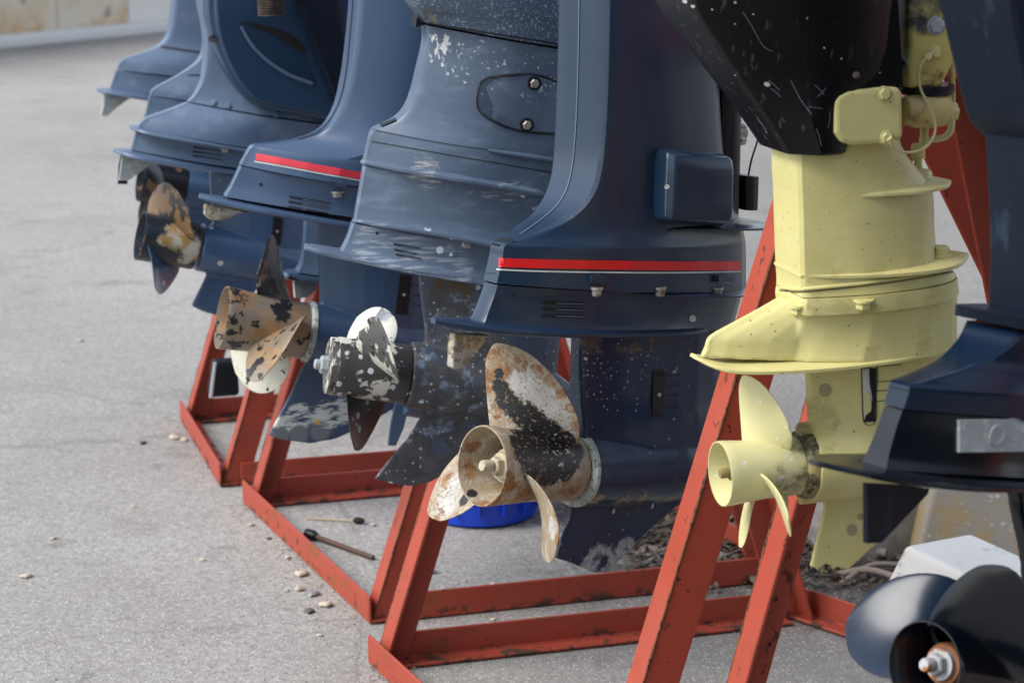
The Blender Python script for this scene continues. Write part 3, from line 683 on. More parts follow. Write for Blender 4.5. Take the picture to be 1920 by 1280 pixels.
# rack feet read from the pavement
R1 = (g(338, 790), g(412, 915)); R2 = (g(455, 945), g(692, 1172)); f3 = g(690, 1245); d3 = (f3-R2[1])
rd2 = (R2[1]-R2[0]).normalized()
Wd = hor(g(1545, 1150)-f3)
R3 = (f3, g(1096, 1630))
print('rack2 len', (R2[1]-R2[0]).length, 'dir', rd2, 'W', Wd, (g(1560, 1150)-f3).length, 'rack1', (R1[1]-R1[0]).length, 'f3', f3, 'nl3', R3[1])
f4 = g(1272, 1700)
rack('steel_rack', R1[0], R1[1], .88, 'red steel rack at the far left end of the row, under the distant outboards', wdir=Wd)
rack('steel_rack', R2[0], R2[1], .88, 'red steel rack standing second from the far end, behind the blue basin', wdir=Wd)
rack('steel_rack', R3[0], R3[1], .88, near_width=1.18, near_apex=.412, label= 'red steel rack with welded leg in front of the red striped dark blue outboard', wdir=Wd)
f4 = g(1245, 1650)
rack('steel_rack', f4, f4+rd2*.8, .76, 'nearest red steel rack, its leg passing behind the yellow propeller', wdir=Wd)

# ================================================================ motor A: dark blue outboard with red stripe
def strainer(parent, sf, pts, m='grille', slots=6, frame=None):
    (x0, y0), (x1, y1), (x2, y2), (x3, y3) = pts
    v, f = poly_patch(sf, pts, -.001, .0035)
    o = build('strainer', v, f, M[m], parent, 30)
    mb = MB()
    for k in range(slots):
        for j in (0, 1):
            a = (k+.25)/slots; b = (k+.72)/slots; u0 = .12+.42*j; u1 = u0+.34
            q = []
            for (u, t) in ((u0, a), (u1, a), (u1, b), (u0, b)):
                q.append((x0*(1-u)*(1-t)+x1*u*(1-t)+x2*u*t+x3*(1-u)*t, y0*(1-u)*(1-t)+y1*u*(1-t)+y2*u*t+y3*(1-u)*t))
            vv, ff = poly_patch(sf, q, .0026, .0006)
            if vv: mb.add(vv, ff)
    if mb.V: mb.out('slot', M['recess'], o, 0)
    p, n = sf.hit((x0+x2)/2, (y0+y2)/2)
    if p is not None: build('screw', *lathe(p+n*.003, n, [(0, .0035), (.0015, .0035), (.002, .003)], 12), M['steel'], o, 30)
    return o
def vents(parent, sf, rows, m='recess', h=5.0, name='vent'):
    for (x0, y0, x1, y1) in rows:
        ln = np.array([[x0+(x1-x0)*t, y0+(y1-y0)*t] for t in (0, .33, .66, 1)])
        v, f = band(sf, ln, h, .0008, 4, 3)
        o = build(name, v, f, M[m], parent, 0)
        v, f = band(sf, ln[1:]+[(0, h*.12)], h*.32, .0013, 4, 2); build('louvre', v, f, M['hilite'] if h > 3 else M['blue_far'], o, 0)
def hole(parent, sf, x, y, r, m='recess', name='hole', off=.0008):
    v, f = patch(sf, x, y, r, r, 0, off)
    if v: return build(name, v, f, M[m], parent, 0)
def bolt_at(parent, sf, x, y, r=.007, h=.006, m='steel', dirv=None, off=0.0):
    p, n = sf.hit(x, y)
    if p is None: return
    if dirv is not None: n = dirv
    return bolt(parent, p+n*off, n, r, h, M[m])

def motor_A():
    pl = PL_A
    t = thing('outboard_motor', 'dark blue outboard with a bright red stripe, the sharpest one in front, rusty limed propeller', 'outboard motor', tuple(pl.pt(1090, 1075)), 'blue outboard motors hanging in a row')
    mid = loft(pl, [(1092, -90, 1330, -90, .062, .072), (1090, 60, 1330, 60, .062, .072), (1086, 200, 1335, 200, .062, .072), (1078, 310, 1345, 310, .060, .072),
                    (1062, 365, 1355, 365, .055, .074), (1030, 405, 1372, 402, .045, .077), (985, 432, 1380, 425, .032, .08), (948, 450, 1384, 445, .022, .085), (934, 458, 1385, 455, .019, .085),
                    (930, 480, 1386, 480, .019, .085), (925, 502, 1386, 507, .019, .085), (920, 524, 1386, 530, .019, .086), (919, 528, 1386, 534, .019, .086)], n=6)
    v, f = mid; body = build('midsection', v, f, M['blue_A'], t, 32)
    s1 = Surf(mid)
    low = loft(pl, [(918, 531, 1385, 537, .018, .078), (914, 548, 1382, 548, .017, .073), (905, 572, 1376, 572, .017, .072), (897, 593, 1370, 590, .018, .074), (890, 606, 1362, 604, .020, .077)], prof_wedge, n=5)
    up_ = build('gearcase_top', *low, M['blue_A'], t, 32)
    plate = wing(pl, [(812, 602), (850, 607), (900, 611), (1000, 612), (1120, 610), (1240, 606), (1345, 600)], [.006, .026, .045, .070, .082, .080, .02], [.006, .009, .010, .011, .011, .010, .006])
    build('ventilation_plate', *plate, M['blue_A'], t, 50)
    # flange between midsection and gearcase, flaring forward
    fl = wing(pl, [(1120, 536), (1200, 537), (1300, 537), (1390, 535), (1408, 533)], [.070, .092, .098, .06, .01], .005)
    build('flange', *fl, M['blue_A'], t, 50)
    sk = slab(pl, [(1105, 930), (1330, 905), (1262, 955), (1215, 995), (1175, 1035), (1152, 1058), (1135, 1074), (1112, 1074), (1085, 1062), (1062, 1053), (1040, 1046), (1050, 1010), (1066, 975), (1070, 940)], -.0045, .0045, 0)
    tp = torpedo(pl, (1078, 876), (1440, 838), .059, [(0, .985), (.1, 1.02), (.25, 1.10), (.42, 1.18), (.6, 1.14), (.75, .98), (.87, .7), (.95, .4), (1, .05)])
    st = loft(pl, [(1080, 590, 1378, 590, .014, .054), (1078, 680, 1374, 660, .014, .053), (1078, 740, 1372, 720, .016, .054), (1077, 790, 1372, 770, .024, .060), (1076, 840, 1370, 820, .03, .062)], prof_foil, 4)
    tp2 = torpedo(pl, (1105, 838), (1432, 806), .052, [(0, .7), (.1, .95), (.25, 1.05), (.42, 1.12), (.6, 1.08), (.75, .92), (.87, .66), (.95, .38), (1, .05)])
    gc = fuse([tp, tp2, st, sk], .0026, 24); build('gearcase', *gc, M['blue_A_low'], t, 60)
    s2 = Surf(gc); s3 = Surf(low, mid, plate, fl)
    # cooling strainer
    strainer(t, s2, [(1224, 694), (1245, 694), (1243, 784), (1222, 782)])
    for y in (703, 722, 741, 762): build('rib', *band(s2, [(1250, y), (1262, y-1), (1274, y-1)], 2, .0008, 3, 2), M['seam'], t, 0)
    # red stripe, white pinstripe, seams
    build('stripe', *band(s1, [(936, 492), (1000, 494), (1100, 496), (1250, 498), (1389, 498)], 17, .0007, 10, 4), M['stripe_red'], t, 0)
    build('pinstripe', *band(s1, [(932, 505), (1000, 508), (1100, 510), (1250, 511), (1389, 509)], 3, .0007, 10, 2), M['stripe_white'], t, 0)
    build('seam', *band(s1, [(912, 512), (918, 512), (930, 513)], 1.6, .0006, 4, 2), M['seam'], t, 0)
    build('seam', *band(s1, [(1087, -40), (1085, 100), (1080, 240), (1070, 330), (1050, 378), (1015, 412), (975, 440)], 2.0, .0006, 10, 2), M['hilite'], t, 0)
    build('rubber_pad', *poly_patch(s1, [(936, 449), (960, 447), (968, 454), (935, 462), (922, 459)], .0004, .002), M['dark_plastic'], t, 0)
    for x in (1118, 1352):
        v, f = poly_patch(s1, [(x-13, 515), (x, 513), (x+15, 516), (x+15, 528), (x, 530), (x-13, 528)], -.004, .013); build('lug', v, f, M['blue_A'], t, 0)
    for x, y in ((1119, 545), (1238, 545), (1345, 545)): bolt_at(t, s3, x, y, .0075, .012, 'steel', Vector((0, 0, -1)), -.004)
    vents(t, s3, [(1017, 567, 1095, 569), (1017, 579, 1093, 581), (1017, 591, 1092, 593)], 'recess', 6)
    hole(t, s3, 962, 553, 3.2)
    o = hole(t, s3, 1298, 597, 6.5, 'steel', 'screw')
    # trim tab under the plate
    tab = slab(pl, [(848, 624), (912, 626), (905, 640), (880, 668), (866, 686), (852, 692), (843, 688), (844, 655)], -.008, .008, 0)
    tb = fuse([tab], .0018, 4); build('trim_tab', *tb, M['anode_crust'], t, 60)
    # wing rib and electrical box at the front
    build('spray_rib', *wing(pl, [(1195, 416), (1240, 414), (1320, 414), (1400, 417), (1432, 420)], [.088, .098, .10, .07, .012], [.004, .005, .006, .006, .004]), M['blue_A'], t, 50)
    bx = loft(pl, [(1178, 268, 1283, 276, .096, .096), (1172, 284, 1292, 288, .108, .114), (1168, 340, 1292, 340, .110, .116), (1166, 386, 1290, 392, .110, .116), (1168, 398, 1283, 408, .100, .100)], prof_box, 3)
    o = build('side_cover', *bx, M['blue_A'], t, 30); bevel(o, .003, 2)
    sb = Surf(bx)
    build('seam', *band(sb, [(1253, 290), (1250, 340), (1248, 405)], 2, .0006, 6, 2), M['hilite'], o, 0)
    hole(o, sb, 1251, 350, 4.5, 'steel', 'screw')
    br = MB(); br.add(*lathe(pl.pt(1356, 160, .0), Vector((0, 0, -1)), [(-.1, .026), (-.02, .026), (0, .030), (.16, .030), (.19, .024)], 28)); br.add(*loft(pl, [(1330, 90, 1372, 90, .04, .04), (1332, 160, 1376, 165, .044, .044), (1332, 180, 1370, 185, .03, .03), (1335, 400, 1368, 400, .028, .028)], prof_box, 2))
    br.out('swivel_bracket', M['dark_plastic'], t, 40)
    q = MB(); q.add(*loft(pl, [(1376, 326, 1404, 328, .03, .03), (1376, 390, 1402, 390, .03, .03)], prof_box, 1)); q.add(*lathe(pl.pt(1404, 350, 0), pl.f, [(0, .006), (.006, .008), (.012, .005)], 12)); q.out('connector', M['dark_plastic'], t, 30)
    build('wire', *tube([pl.pt(1403, 330, 0), pl.pt(1409, 300, .01), pl.pt(1421, 262, .0), pl.pt(1432, 215, -.02)], .0016, 6, 4), M['rubber'], t)
    q = MB(); q.add(*lathe(pl.pt(1374, 250, 0), pl.f, [(0, .012), (.02, .014), (.024, .008)], 16)); q.add(*hexnut(pl.pt(1384, 264, .01), pl.f, .009, .012)); q.out('fitting', M['steel'], t, 30)
    q = MB(); q.add(*lathe(pl.pt(1338, 408, .03), Vector((0, 0, -1)), [(-.012, .028), (-.004, .034), (.004, .034)], 24)); q.out('boss', M['blue_A'], t, 40)
    for ln in ([(898, 534), (897, 541), (896, 548)], [(902, 535), (901, 541), (900, 548)], [(897, 541), (899, 541), (901, 541)]):
        build('cast_mark', *band(s3, ln, 1.1, .0008, 4, 2), M['stripe_white'], t, 0)
    # ring between gearcase and propeller
    c = pl.pt(1076, 876); d = (pl.pt(1420, 846)-c).normalized()
    build('ring', *lathe(c, d, [(-.006, .045), (-.006, .056), (-.002, .0615), (.004, .0615), (.006, .056)], 48), M['ring'], t, 50)
    hub, info = propeller(t, pl, (903, 873), (1066, 874), .054, .185, [R(5), R(129), R(251)], M['prop_A'], M['prop_A'], M['bore_A'], cm=.086, pitch=.42, rake=.26, skew=.16, rr_rear=.0615, ear=.62, inner=M['bore_A'], ax0=.082)
    bl = [o for o in hub.children if o.name.startswith('blade')]; sf = objsurf(hub, *bl)
    black = spots_at(sf, [(935, 700, .010), (938, 725, .016), (948, 748, .020), (965, 762, .022), (985, 778, .026), (1005, 795, .028), (1030, 808, .026), (1055, 822, .024), (1078, 842, .020), (985, 815, .028), (1010, 835, .032), (1040, 850, .034), (1065, 860, .028), (985, 850, .026), (1000, 870, .028), (1030, 885, .028), (970, 830, .018), (1062, 885, .018), (872, 935, .014), (885, 925, .010)])
    rim = spots_at(sf, [(922, 672, .018), (915, 700, .016), (913, 730, .010), (945, 668, .018), (975, 680, .016), (1005, 695, .014), (1030, 715, .012), (1052, 738, .010), (1070, 765, .010), (1082, 800, .012), (930, 770, .014), (940, 690, .02), (880, 830, .02), (870, 880, .02), (900, 945, .016), (935, 940, .02), (820, 970, .018), (812, 950, .012), (840, 900, .016), (1045, 1010, .014), (1040, 960, .010), (990, 930, .03), (950, 905, .02), (1070, 915, .022), (960, 920, .02)])
    pale = spots_at(sf, [(985, 720, .030), (1010, 745, .034), (1040, 770, .030), (1060, 800, .022), (965, 705, .020), (840, 940, .03), (855, 905, .02), (1035, 990, .02)])
    repaint([hub]+bl, mat('stainless propeller with rust rim, grey lime and flaked black paint', (.30, .235, .15), .5, var=.16, layers=[
        dict(sc=20, kind='noise', lo=.44, hi=.58, col=(.42, .38, .31), col2=(.34, .27, .18), rough=.65, seed=15, det=9),
        dict(sc=14, kind='noise', lo=.22, hi=.34, col=(.46, .445, .41), col2=(.38, .36, .32), rough=.7, seed=3, det=9, at=pale, rag=.9),
        dict(sc=34, kind='noise', lo=.38, hi=.55, col=(.27, .12, .035), col2=(.17, .075, .03), rough=.65, seed=13, det=9, at=rim, rag=1.1),
        dict(sc=30, kind='noise', lo=.30, hi=.40, col=(.010, .010, .011), rough=.42, seed=33, det=9, at=black, rag=1.0),
        dict(sc=170, kind='noise', lo=.585, hi=.61, col=(.33, .22, .11), rough=.7, seed=43, bump=.8, amt=.8),
        dict(sc=100, kind='noise', lo=.60, hi=.63, col=(.46, .47, .48), rough=.8, seed=53, at=spots_at(sf, [(1050, 850, .035), (1070, 830, .02), (990, 885, .016), (945, 780, .014)]), rag=.7)], bump=1.1))
    # barnacle scars draped on the side of the gearcase
    for x, y, rx, ry in ((1223, 948, 2.5, 5), (1150, 958, 2.5, 5), (1098, 672, 4, 3)):
        v, f = patch(s2, x, y, rx, ry, 15, .0008, 12)
        if v: tag(build('barnacle_scar', v, f, M['white_paint'], t, 0))
    return t, s2
motor_A()

# ================================================================ motor B: weathered grey blue outboard
def motor_B():
    pl = PL_B
    t = thing('outboard_motor', 'weathered grey blue outboard with scuffed leg and oval side panel, black and white propeller', 'outboard motor', tuple(pl.pt(790, 912)), 'blue outboard motors hanging in a row')
    cowl = loft(pl, [(735, -80, 1140, -60, .07, .115), (766, 0, 1140, 22, .066, .112), (780, 22, 1140, 48, .06, .11), (792, 40, 1140, 98, .055, .108)], n=5)
    # base of the cowl above the dark joint
    build('cowl_base', *cowl, mat('sun bleached blue cowl', (.05, .075, .115), .45, var=.1, layers=[dict(sc=230, kind='noise', lo=.54, hi=.62, col=(.26, .33, .40), rough=.8, seed=3, amt=.75), dict(sc=7, kind='noise', lo=.5, hi=.6, col=(.04, .06, .095), seed=6, amt=.7), dict(sc=60, kind='noise', lo=.5, hi=.6, col=(.2, .16, .10), seed=9, at=[(pl.pt(800, 30, .05), .025), (pl.pt(785, 15, .05), .02)])], bump=.2), t, 32)
    leg = loft(pl, [(795, 45, 1140, 103, .045, .100), (797, 62, 1140, 115, .04, .098), (794, 90, 1140, 140, .036, .092), (785, 125, 1140, 170, .034, .088), (774, 170, 1140, 215, .034, .084), (762, 200, 1140, 245, .033, .082), (742, 222, 1140, 266, .030, .082),
                    (712, 236, 1130, 290, .024, .084), (700, 242, 1125, 300, .022, .085), (692, 258, 1120, 320, .020, .087), (685, 290, 1115, 350, .019, .088), (680, 305, 1115, 366, .019, .089)], n=6)
    build('midsection', *leg, M['blue_B'], t, 32)
    low = loft(pl, [(681, 309, 1110, 372, .018, .080), (676, 342, 1105, 400, .018, .079), (668, 385, 1098, 440, .018, .080), (664, 410, 1095, 462, .019, .087), (661, 414, 1095, 467, .018, .082)], prof_wedge, n=5)
    build('spacer_housing', *low, M['blue_B'], t, 32)
    gtop = loft(pl, [(660, 416, 1095, 470, .017, .074), (652, 440, 1085, 495, .016, .070), (642, 462, 1075, 515, .017, .072), (632, 478, 1060, 528, .020, .078)], prof_wedge, n=4)
    build('gearcase_top', *gtop, M['blue_B'], t, 32)
    plate = wing(pl, [(572, 463), (600, 469), (650, 478), (740, 492), (850, 508), (960, 522), (1040, 530)], [.012, .026, .036, .058, .078, .082, .03], [.007, .009, .009, .010, .010, .009, .006])
    build('ventilation_plate', *plate, M['blue_B'], t, 50)
    tp = torpedo(pl, (764, 702), (1080, 735), .059)
    st = loft(pl, [(783, 495, 1060, 530, .009, .044), (789, 560, 1055, 590, .009, .042), (797, 625, 1050, 650, .010, .042), (795, 680, 1045, 700, .012, .04)], prof_foil, 4)
    sk = slab(pl, [(772, 745), (792, 775), (765, 820), (730, 860), (701, 897), (735, 906), (772, 911), (805, 903), (845, 882), (900, 850), (960, 800), (990, 760)], -.0045, .0045, 0)
    gc = fuse([tp, st, sk], .0028, 7); build('gearcase', *gc, M['blue_B_low'], t, 60)
    s1 = Surf(leg, cowl, low, gtop, plate); s2 = Surf(gc); sl = Surf(leg)
    build('joint', *band(s1, [(790, 42), (850, 52), (930, 64), (1041, 82), (1080, 90)], 3.5, .001, 6, 3), M['seam'], t, 0)
    build('seam', *band(s1, [(698, 243), (760, 256), (850, 272), (915, 281), (1000, 296), (1060, 306)], 1.3, .0006, 6, 2), M['seam'], t, 0)
    build('seam', *band(s1, [(690, 264), (760, 276), (850, 292), (950, 309), (1060, 328)], 1.8, .0006, 6, 2), M['seam'], t, 0)
    build('rib', *ledge(s1, pl, [(915, 282), (945, 287), (980, 292), (1020, 298), (1060, 304)], [.002, .006, .008, .009, .009], .006), M['blue_B'], t, 40)
    build('rib', *ledge(s1, pl, [(680, 304), (720, 312), (800, 326), (900, 343), (1000, 361), (1060, 371)], [.004, .006, .008, .010, .011, .011], .009), M['blue_B'], t, 40)
    build('rib', *ledge(s1, pl, [(665, 414), (720, 422), (800, 434), (880, 450), (920, 458), (980, 468)], [.002, .007, .009, .009, .009, .009], .008), M['blue_B'], t, 40)
    # edge bead along the rear of the leg
    # oval access panel: dark gasket line, panel and two bolts
    P = [(898, 165), (905, 152), (925, 144), (960, 141), (1000, 140), (1040, 152), (1075, 170), (1090, 200), (1080, 235), (1050, 249), (1010, 249), (975, 245), (935, 232), (905, 214), (895, 195)]
    v, f = poly_patch(s1, P, -.001, .0035, 4); pan = build('access_panel', v, f, M['blue_B'], t, 40); 
    g_ = MB(); g_.add(*tube([s1.hit(x, y)[0]+s1.hit(x, y)[1]*.0012 for x, y in catmull(P+[P[0]], 4) if s1.hit(x, y)[0] is not None], .0022, 6)); g_.out('gasket', M['rubber'], pan, 60)
    for x, y in ((1001, 156), (987, 234)):
        v, f = patch(s1, x, y, 13, 13, 0, .0030); build('bolt_pocket', v, f, M['recess'], pan, 0); bolt_at(pan, s1, x, y, .0078, .008, 'steel')
    tri = slab(pl, [(778, 30), (793, 45), (776, 50)], -.03, .02, 0); build('bracket', *tri, M['dark_plastic'], t, 0)
    build('rubber_pad', *poly_patch(s1, [(712, 234), (742, 223), (744, 227), (716, 239)], .0004, .002), M['dark_plastic'], t, 0)
    hole(t, s1, 707, 437, 3); 
    vents(t, s1, [(738, 457, 788, 466), (740, 468, 782, 476), (742, 477, 790, 485)], 'recess', 3.4)
    bolt_at(t, s1, 876, 457, .0095, .012, 'steel', Vector((0, 0, -1)), -.006)
    c = pl.pt(764, 702); d = (pl.pt(1080, 735)-c).normalized()
    hub, info = propeller(t, pl, (628, 686), (762, 701), .0515, .142, [R(-46), R(174), R(58)], M['prop_B'], M['prop_B_black'], M['steel'], cm=.062, pitch=.46, rake=.02, skew=.2, rr_rear=.0515, inner=True, ax0=.058, ear=.6, blade_mats={0: M['prop_B_white'], 1: M['prop_B_black'], 2: M['prop_B_mix']})
    cc, fore, up, side, L = info
    build('thrust_collar', *lathe(cc+fore*-.012, fore, [(0, .03), (0, .049), (.012, .0495), (.013, .03)], 40), M['prop_B_mix'], hub, 40)
    q = MB(); q.add(*hexnut(cc-fore*.010, -fore, .016, .016)); q.add(*lathe(cc-fore*.024, -fore, [(0, .009), (.010, .009), (.012, .006)], 16)); q.out('nut', M['zinc'], hub, 30)
    return t
motor_B()

# ================================================================ motor C: blue outboard with faded red stripe and brown propeller
def motor_C():
    pl = PL_C
    t = thing('outboard_motor', 'slate blue outboard with faded red stripe and brown propeller flaked with black', 'outboard motor', tuple(pl.pt(590, 830)), 'blue outboard motors hanging in a row')
    leg = loft(pl, [(668, -80, 905, -80, .048, .082), (661, 20, 900, 20, .048, .082), (654, 90, 895, 100, .047, .082), (645, 150, 890, 165, .045, .082), (630, 205, 885, 220, .040, .083), (603, 243, 880, 260, .032, .084), (560, 260, 875, 290, .022, .085), (510, 268, 870, 305, .017, .086), (475, 272, 868, 315, .016, .087),
                    (463, 285, 866, 335, .015, .088), (456, 298, 865, 355, .015, .088), (450, 308, 862, 366, .015, .088)], n=6)
    build('midsection', *leg, M['blue_C'], t, 32)
    gtop = loft(pl, [(449, 310, 860, 370, .014, .078), (440, 330, 855, 385, .014, .074), (430, 350, 850, 402, .015, .074), (420, 366, 845, 420, .018, .078)], prof_wedge, n=4)
    build('gearcase_top', *gtop, M['blue_C'], t, 32)
    plate = wing(pl, [(374, 368), (400, 374), (440, 381), (520, 392), (620, 407), (720, 422), (800, 432)], [.008, .024, .040, .066, .084, .08, .03], [.007, .009, .010, .010, .010, .009, .006])
    build('ventilation_plate', *plate, M['blue_C'], t, 50)
    tp = torpedo(pl, (578, 621), (860, 660), .058)
    st = loft(pl, [(592, 410, 830, 440, .009, .044), (596, 470, 825, 500, .009, .042), (600, 550, 820, 570, .010, .042), (600, 600, 815, 620, .012, .04)], prof_foil, 4)
    sk = slab(pl, [(583, 665), (565, 690), (545, 735), (522, 780), (503, 815), (525, 823), (580, 831), (630, 822), (690, 795), (730, 770), (765, 740), (795, 690)], -.0045, .0045, 0)
    gc = fuse([tp, st, sk], .003, 7); build('gearcase', *gc, M['blue_C_low'], t, 60)
    s1 = Surf(leg, gtop, plate); s2 = Surf(gc); sl = Surf(leg)
    build('seam', *band(sl, [(664, -20), (657, 60), (650, 130), (640, 180), (622, 220), (596, 248), (560, 262)], 2, .0006, 8, 2), M['seam'], t, 0)
    build('stripe', *band(s1, [(480, 294), (530, 303), (600, 316), (690, 332), (760, 344)], 13, .0008, 8, 4), M['stripe_pink'], t, 0)
    build('pinstripe', *band(s1, [(477, 303), (530, 312), (600, 325), (690, 341), (760, 353)], 2.4, .0008, 8, 2), M['stripe_white'], t, 0)
    build('rubber_pad', *poly_patch(s1, [(477, 269), (502, 264), (502, 269), (476, 274)], .0004, .002), M['dark_plastic'], t, 0)
    build('lug', *poly_patch(s1, [(617, 337), (640, 341), (650, 346), (650, 353), (617, 348)], -.003, .011), M['blue_C'], t, 0)
    bolt_at(t, s1, 633, 364, .0095, .010, 'steel', Vector((0, 0, -1)), -.004)
    vents(t, s1, [(543, 369, 618, 382), (541, 378, 617, 391), (541, 388, 615, 401)], 'recess', 4.5); hole(t, s1, 489, 346, 3.2)
    strainer(t, s2, [(750, 514), (772, 517), (763, 590), (741, 587)])
    for y in (530, 548, 566): build('rib', *band(s2, [(774, y+4), (784, y+6), (792, y+7)], 1.6, .0008, 3, 2), M['seam'], t, 0)
    tb = fuse([slab(pl, [(383, 383), (440, 390), (470, 398), (445, 399), (432, 407), (412, 413), (392, 411), (382, 402)], -.009, .009, 0)], .0022, 4)
    build('trim_tab', *tb, M['anode_crust'], t, 60)
    c = pl.pt(577, 621); d = (pl.pt(860, 660)-c).normalized()
    build('ring', *lathe(c, d, [(-.006, .045), (-.006, .055), (-.002, .0595), (.005, .0595), (.007, .055)], 40), M['ring'], t, 50)
    hub, info = propeller(t, pl, (416, 595), (570, 620), .0545, .172, [R(-30), R(92), R(205)], M['prop_C'], M['prop_C_blade'], M['prop_C'], cm=.084, pitch=.46, rake=.16, skew=.30, rr_rear=.061, inner=False, ax0=.10, hand=-1, blade_mats={0: M['prop_C_blade'], 1: M['prop_C'], 2: M['prop_C_pale']})
    return t
motor_C()

# ================================================================ motor D: blurred blue outboard with moulded cover
def motor_D():
    pl = PL_D
    t = thing('outboard_motor', 'blurred grey blue outboard with a big moulded dark cover and a rust patched round blade', 'outboard motor', tuple(pl.pt(400, 590)), 'blue outboard motors hanging in a row')
    leg = loft(pl, [(374, -80, 640, -80, .040, .075), (378, 0, 640, 10, .040, .075), (383, 60, 640, 80, .038, .074), (384, 110, 640, 130, .034, .074), (378, 150, 640, 180, .026, .074), (364, 178, 645, 215, .018, .076), (352, 190, 650, 232, .015, .078)], n=5)
    build('midsection', *leg, M['blue_far'], t, 32)
    hs = loft(pl, [(350, 192, 655, 236, .014, .084), (315, 206, 650, 252, .014, .086), (276, 220, 645, 275, .013, .086), (262, 232, 640, 290, .013, .087), (258, 238, 640, 297, .013, .088)], n=4)
    build('spacer_housing', *hs, M['blue_far'], t, 32)
    gt = loft(pl, [(257, 240, 635, 300, .012, .076), (251, 262, 625, 318, .012, .073), (246, 280, 620, 332, .014, .077)], n=4)
    build('gearcase_top', *gt, M['blue_far'], t, 32)
    build('ventilation_plate', *wing(pl, [(213, 283), (240, 288), (300, 297), (380, 308), (470, 321), (560, 334)], [.006, .05, .075, .086, .08, .03], [.006, .010, .011, .011, .010, .006]), M['blue_far'], t, 50)
    build('spray_rib', *wing(pl, [(243, 239), (262, 243), (330, 254), (430, 270), (560, 288)], [.006, .05, .092, .097, .09], [.005, .007, .007, .007, .007]), M['blue_far'], t, 50)
    tp = torpedo(pl, (372, 463), (600, 500), .054)
    st = loft(pl, [(392, 318, 582, 350, .008, .04), (396, 370, 580, 400, .008, .038), (400, 430, 578, 460, .010, .038), (402, 470, 575, 490, .012, .036)], prof_foil, 4)
    sk = slab(pl, [(378, 500), (388, 512), (372, 545), (358, 573), (380, 584), (408, 592), (440, 580), (475, 550), (500, 520)], -.0045, .0045, 0)
    gc = fuse([tp, st, sk], .0032, 7); build('gearcase', *gc, M['blue_D_low'], t, 60); s2 = Surf(gc)
    strainer(t, s2, [(513, 406), (531, 409), (525, 460), (508, 457)], slots=4)
    s1 = Surf(leg, hs, gt)
    for x, y in ((401, 193), (428, 199), (518, 215)): bolt_at(t, s1, x, y, .006, .004, 'blue_far')
    bolt_at(t, s1, 423, 277, .009, .01, 'steel', Vector((0, 0, -1)))
    vents(t, s1, [(362, 276, 417, 284), (361, 284, 417, 292), (361, 292, 416, 300)], 'recess', 3)
    build('trim_tab', *slab(pl, [(229, 290), (295, 300), (262, 322), (240, 338), (223, 338)], -.007, .007, 0), M['zinc'], t, 0)
    build('tab_seat', *slab(pl, [(228, 288), (234, 290), (228, 318), (224, 338), (240, 338), (240, 346), (222, 346), (223, 315)], -.010, -.0072, 0), M['dark_plastic'], t, 0)
    # big moulded cover hung over the leg
    P = [(383, -90), (384, 0), (388, 45), (402, 92), (425, 140), (448, 172), (475, 196), (520, 208), (600, 222), (668, 232), (720, 150), (740, -90)]
    A = [pl.pt(x, y, .075) for x, y in catmull(P, 3)]; m_ = len(A); c0 = sum(A, Vector())/m_
    V = []; F = []
    for k, (sc_, off) in enumerate(((1.0, -.03), (1.0, .012), (.97, .022), (.90, .026), (.87, .032), (.84, .034))):
        V += [c0+(p-c0)*sc_+pl.n*off for p in A]
    for k in range(5):
        for i in range(m_): F.append((k*m_+i, k*m_+(i+1) % m_, (k+1)*m_+(i+1) % m_, (k+1)*m_+i))
    F.append(tuple(range(5*m_, 6*m_))); F.append(tuple(range(m_))[::-1])
    cov = build('moulded_cover', V, F, M['apron_blue'], t, 25); sc = Surf((V, F))
    Q = [(449, 42), (500, 52), (548, 70), (568, 100), (590, 150), (575, 152), (535, 135), (495, 108), (468, 80)]
    build('recess', *poly_patch(sc, Q, .0003, .0012, 3), mat('deep gloss recess', (.012, .03, .06), .12, coat=.5), cov, 0)
    build('recess_lip', *tube([sc.hit(x, y)[0]+sc.hit(x, y)[1]*.003 for x, y in catmull([(452, 50), (472, 84), (500, 113), (540, 140), (585, 157)], 4)], .004, 8), M['blue_far'], cov, 60)
    build('opening', *poly_patch(sc, [(449, 40), (500, 50), (548, 66), (575, 95), (560, 96), (510, 66)], .0018, .001, 2), M['recess'], cov, 0)
    hole(cov, sc, 399, 73, 7, 'recess', 'hole', .002)
    # tilt tube crossing in front, hose above
    a = pl.pt(520, -60, .15); b = pl.pt(640, 250, .12)
    build('tilt_arm', *loft(PL_D, [(495, -70, 590, -60, .15, .152), (530, 0, 612, 10, .15, .152), (565, 90, 635, 100, .148, .15), (595, 165, 650, 170, .145, .147), (625, 228, 665, 228, .14, .142)], prof_box, 3), M['slate_dark'], t, 30)
    q = MB(); hp = [pl.pt(492, -30, .16), pl.pt(498, 0, .16), pl.pt(508, 22, .16)]
    q.add(*tube([pl.pt(505, -60, .165), pl.pt(506, -20, .165), pl.pt(510, 28, .165)], [.030, .028, .024], 24, 2))
    for k in range(12):
        p = pl.pt(505+k*.4, -30+k*5, .165); q.add(*lathe(p, pl.pt(510, 28, .165)-pl.pt(506, -20, .165), [(0, .025), (.001, .029), (.003, .029), (.004, .025)], 24))
    q.out('ribbed_hose', M['hose'], t, 40)
    propeller(t, pl, (262, 442), (366, 462), .052, .128, [R(22), R(150), R(-88)], M['prop_D'], M['prop_D'], M['steel'], cm=.088, pitch=.34, rake=.10, skew=.2, rr_rear=.054, inner=False, ax0=.055, ear=.3, blade_mats={0: M['prop_D_rust'], 1: M['blue_D_low'], 2: M['prop_E']})
    return t
motor_D()

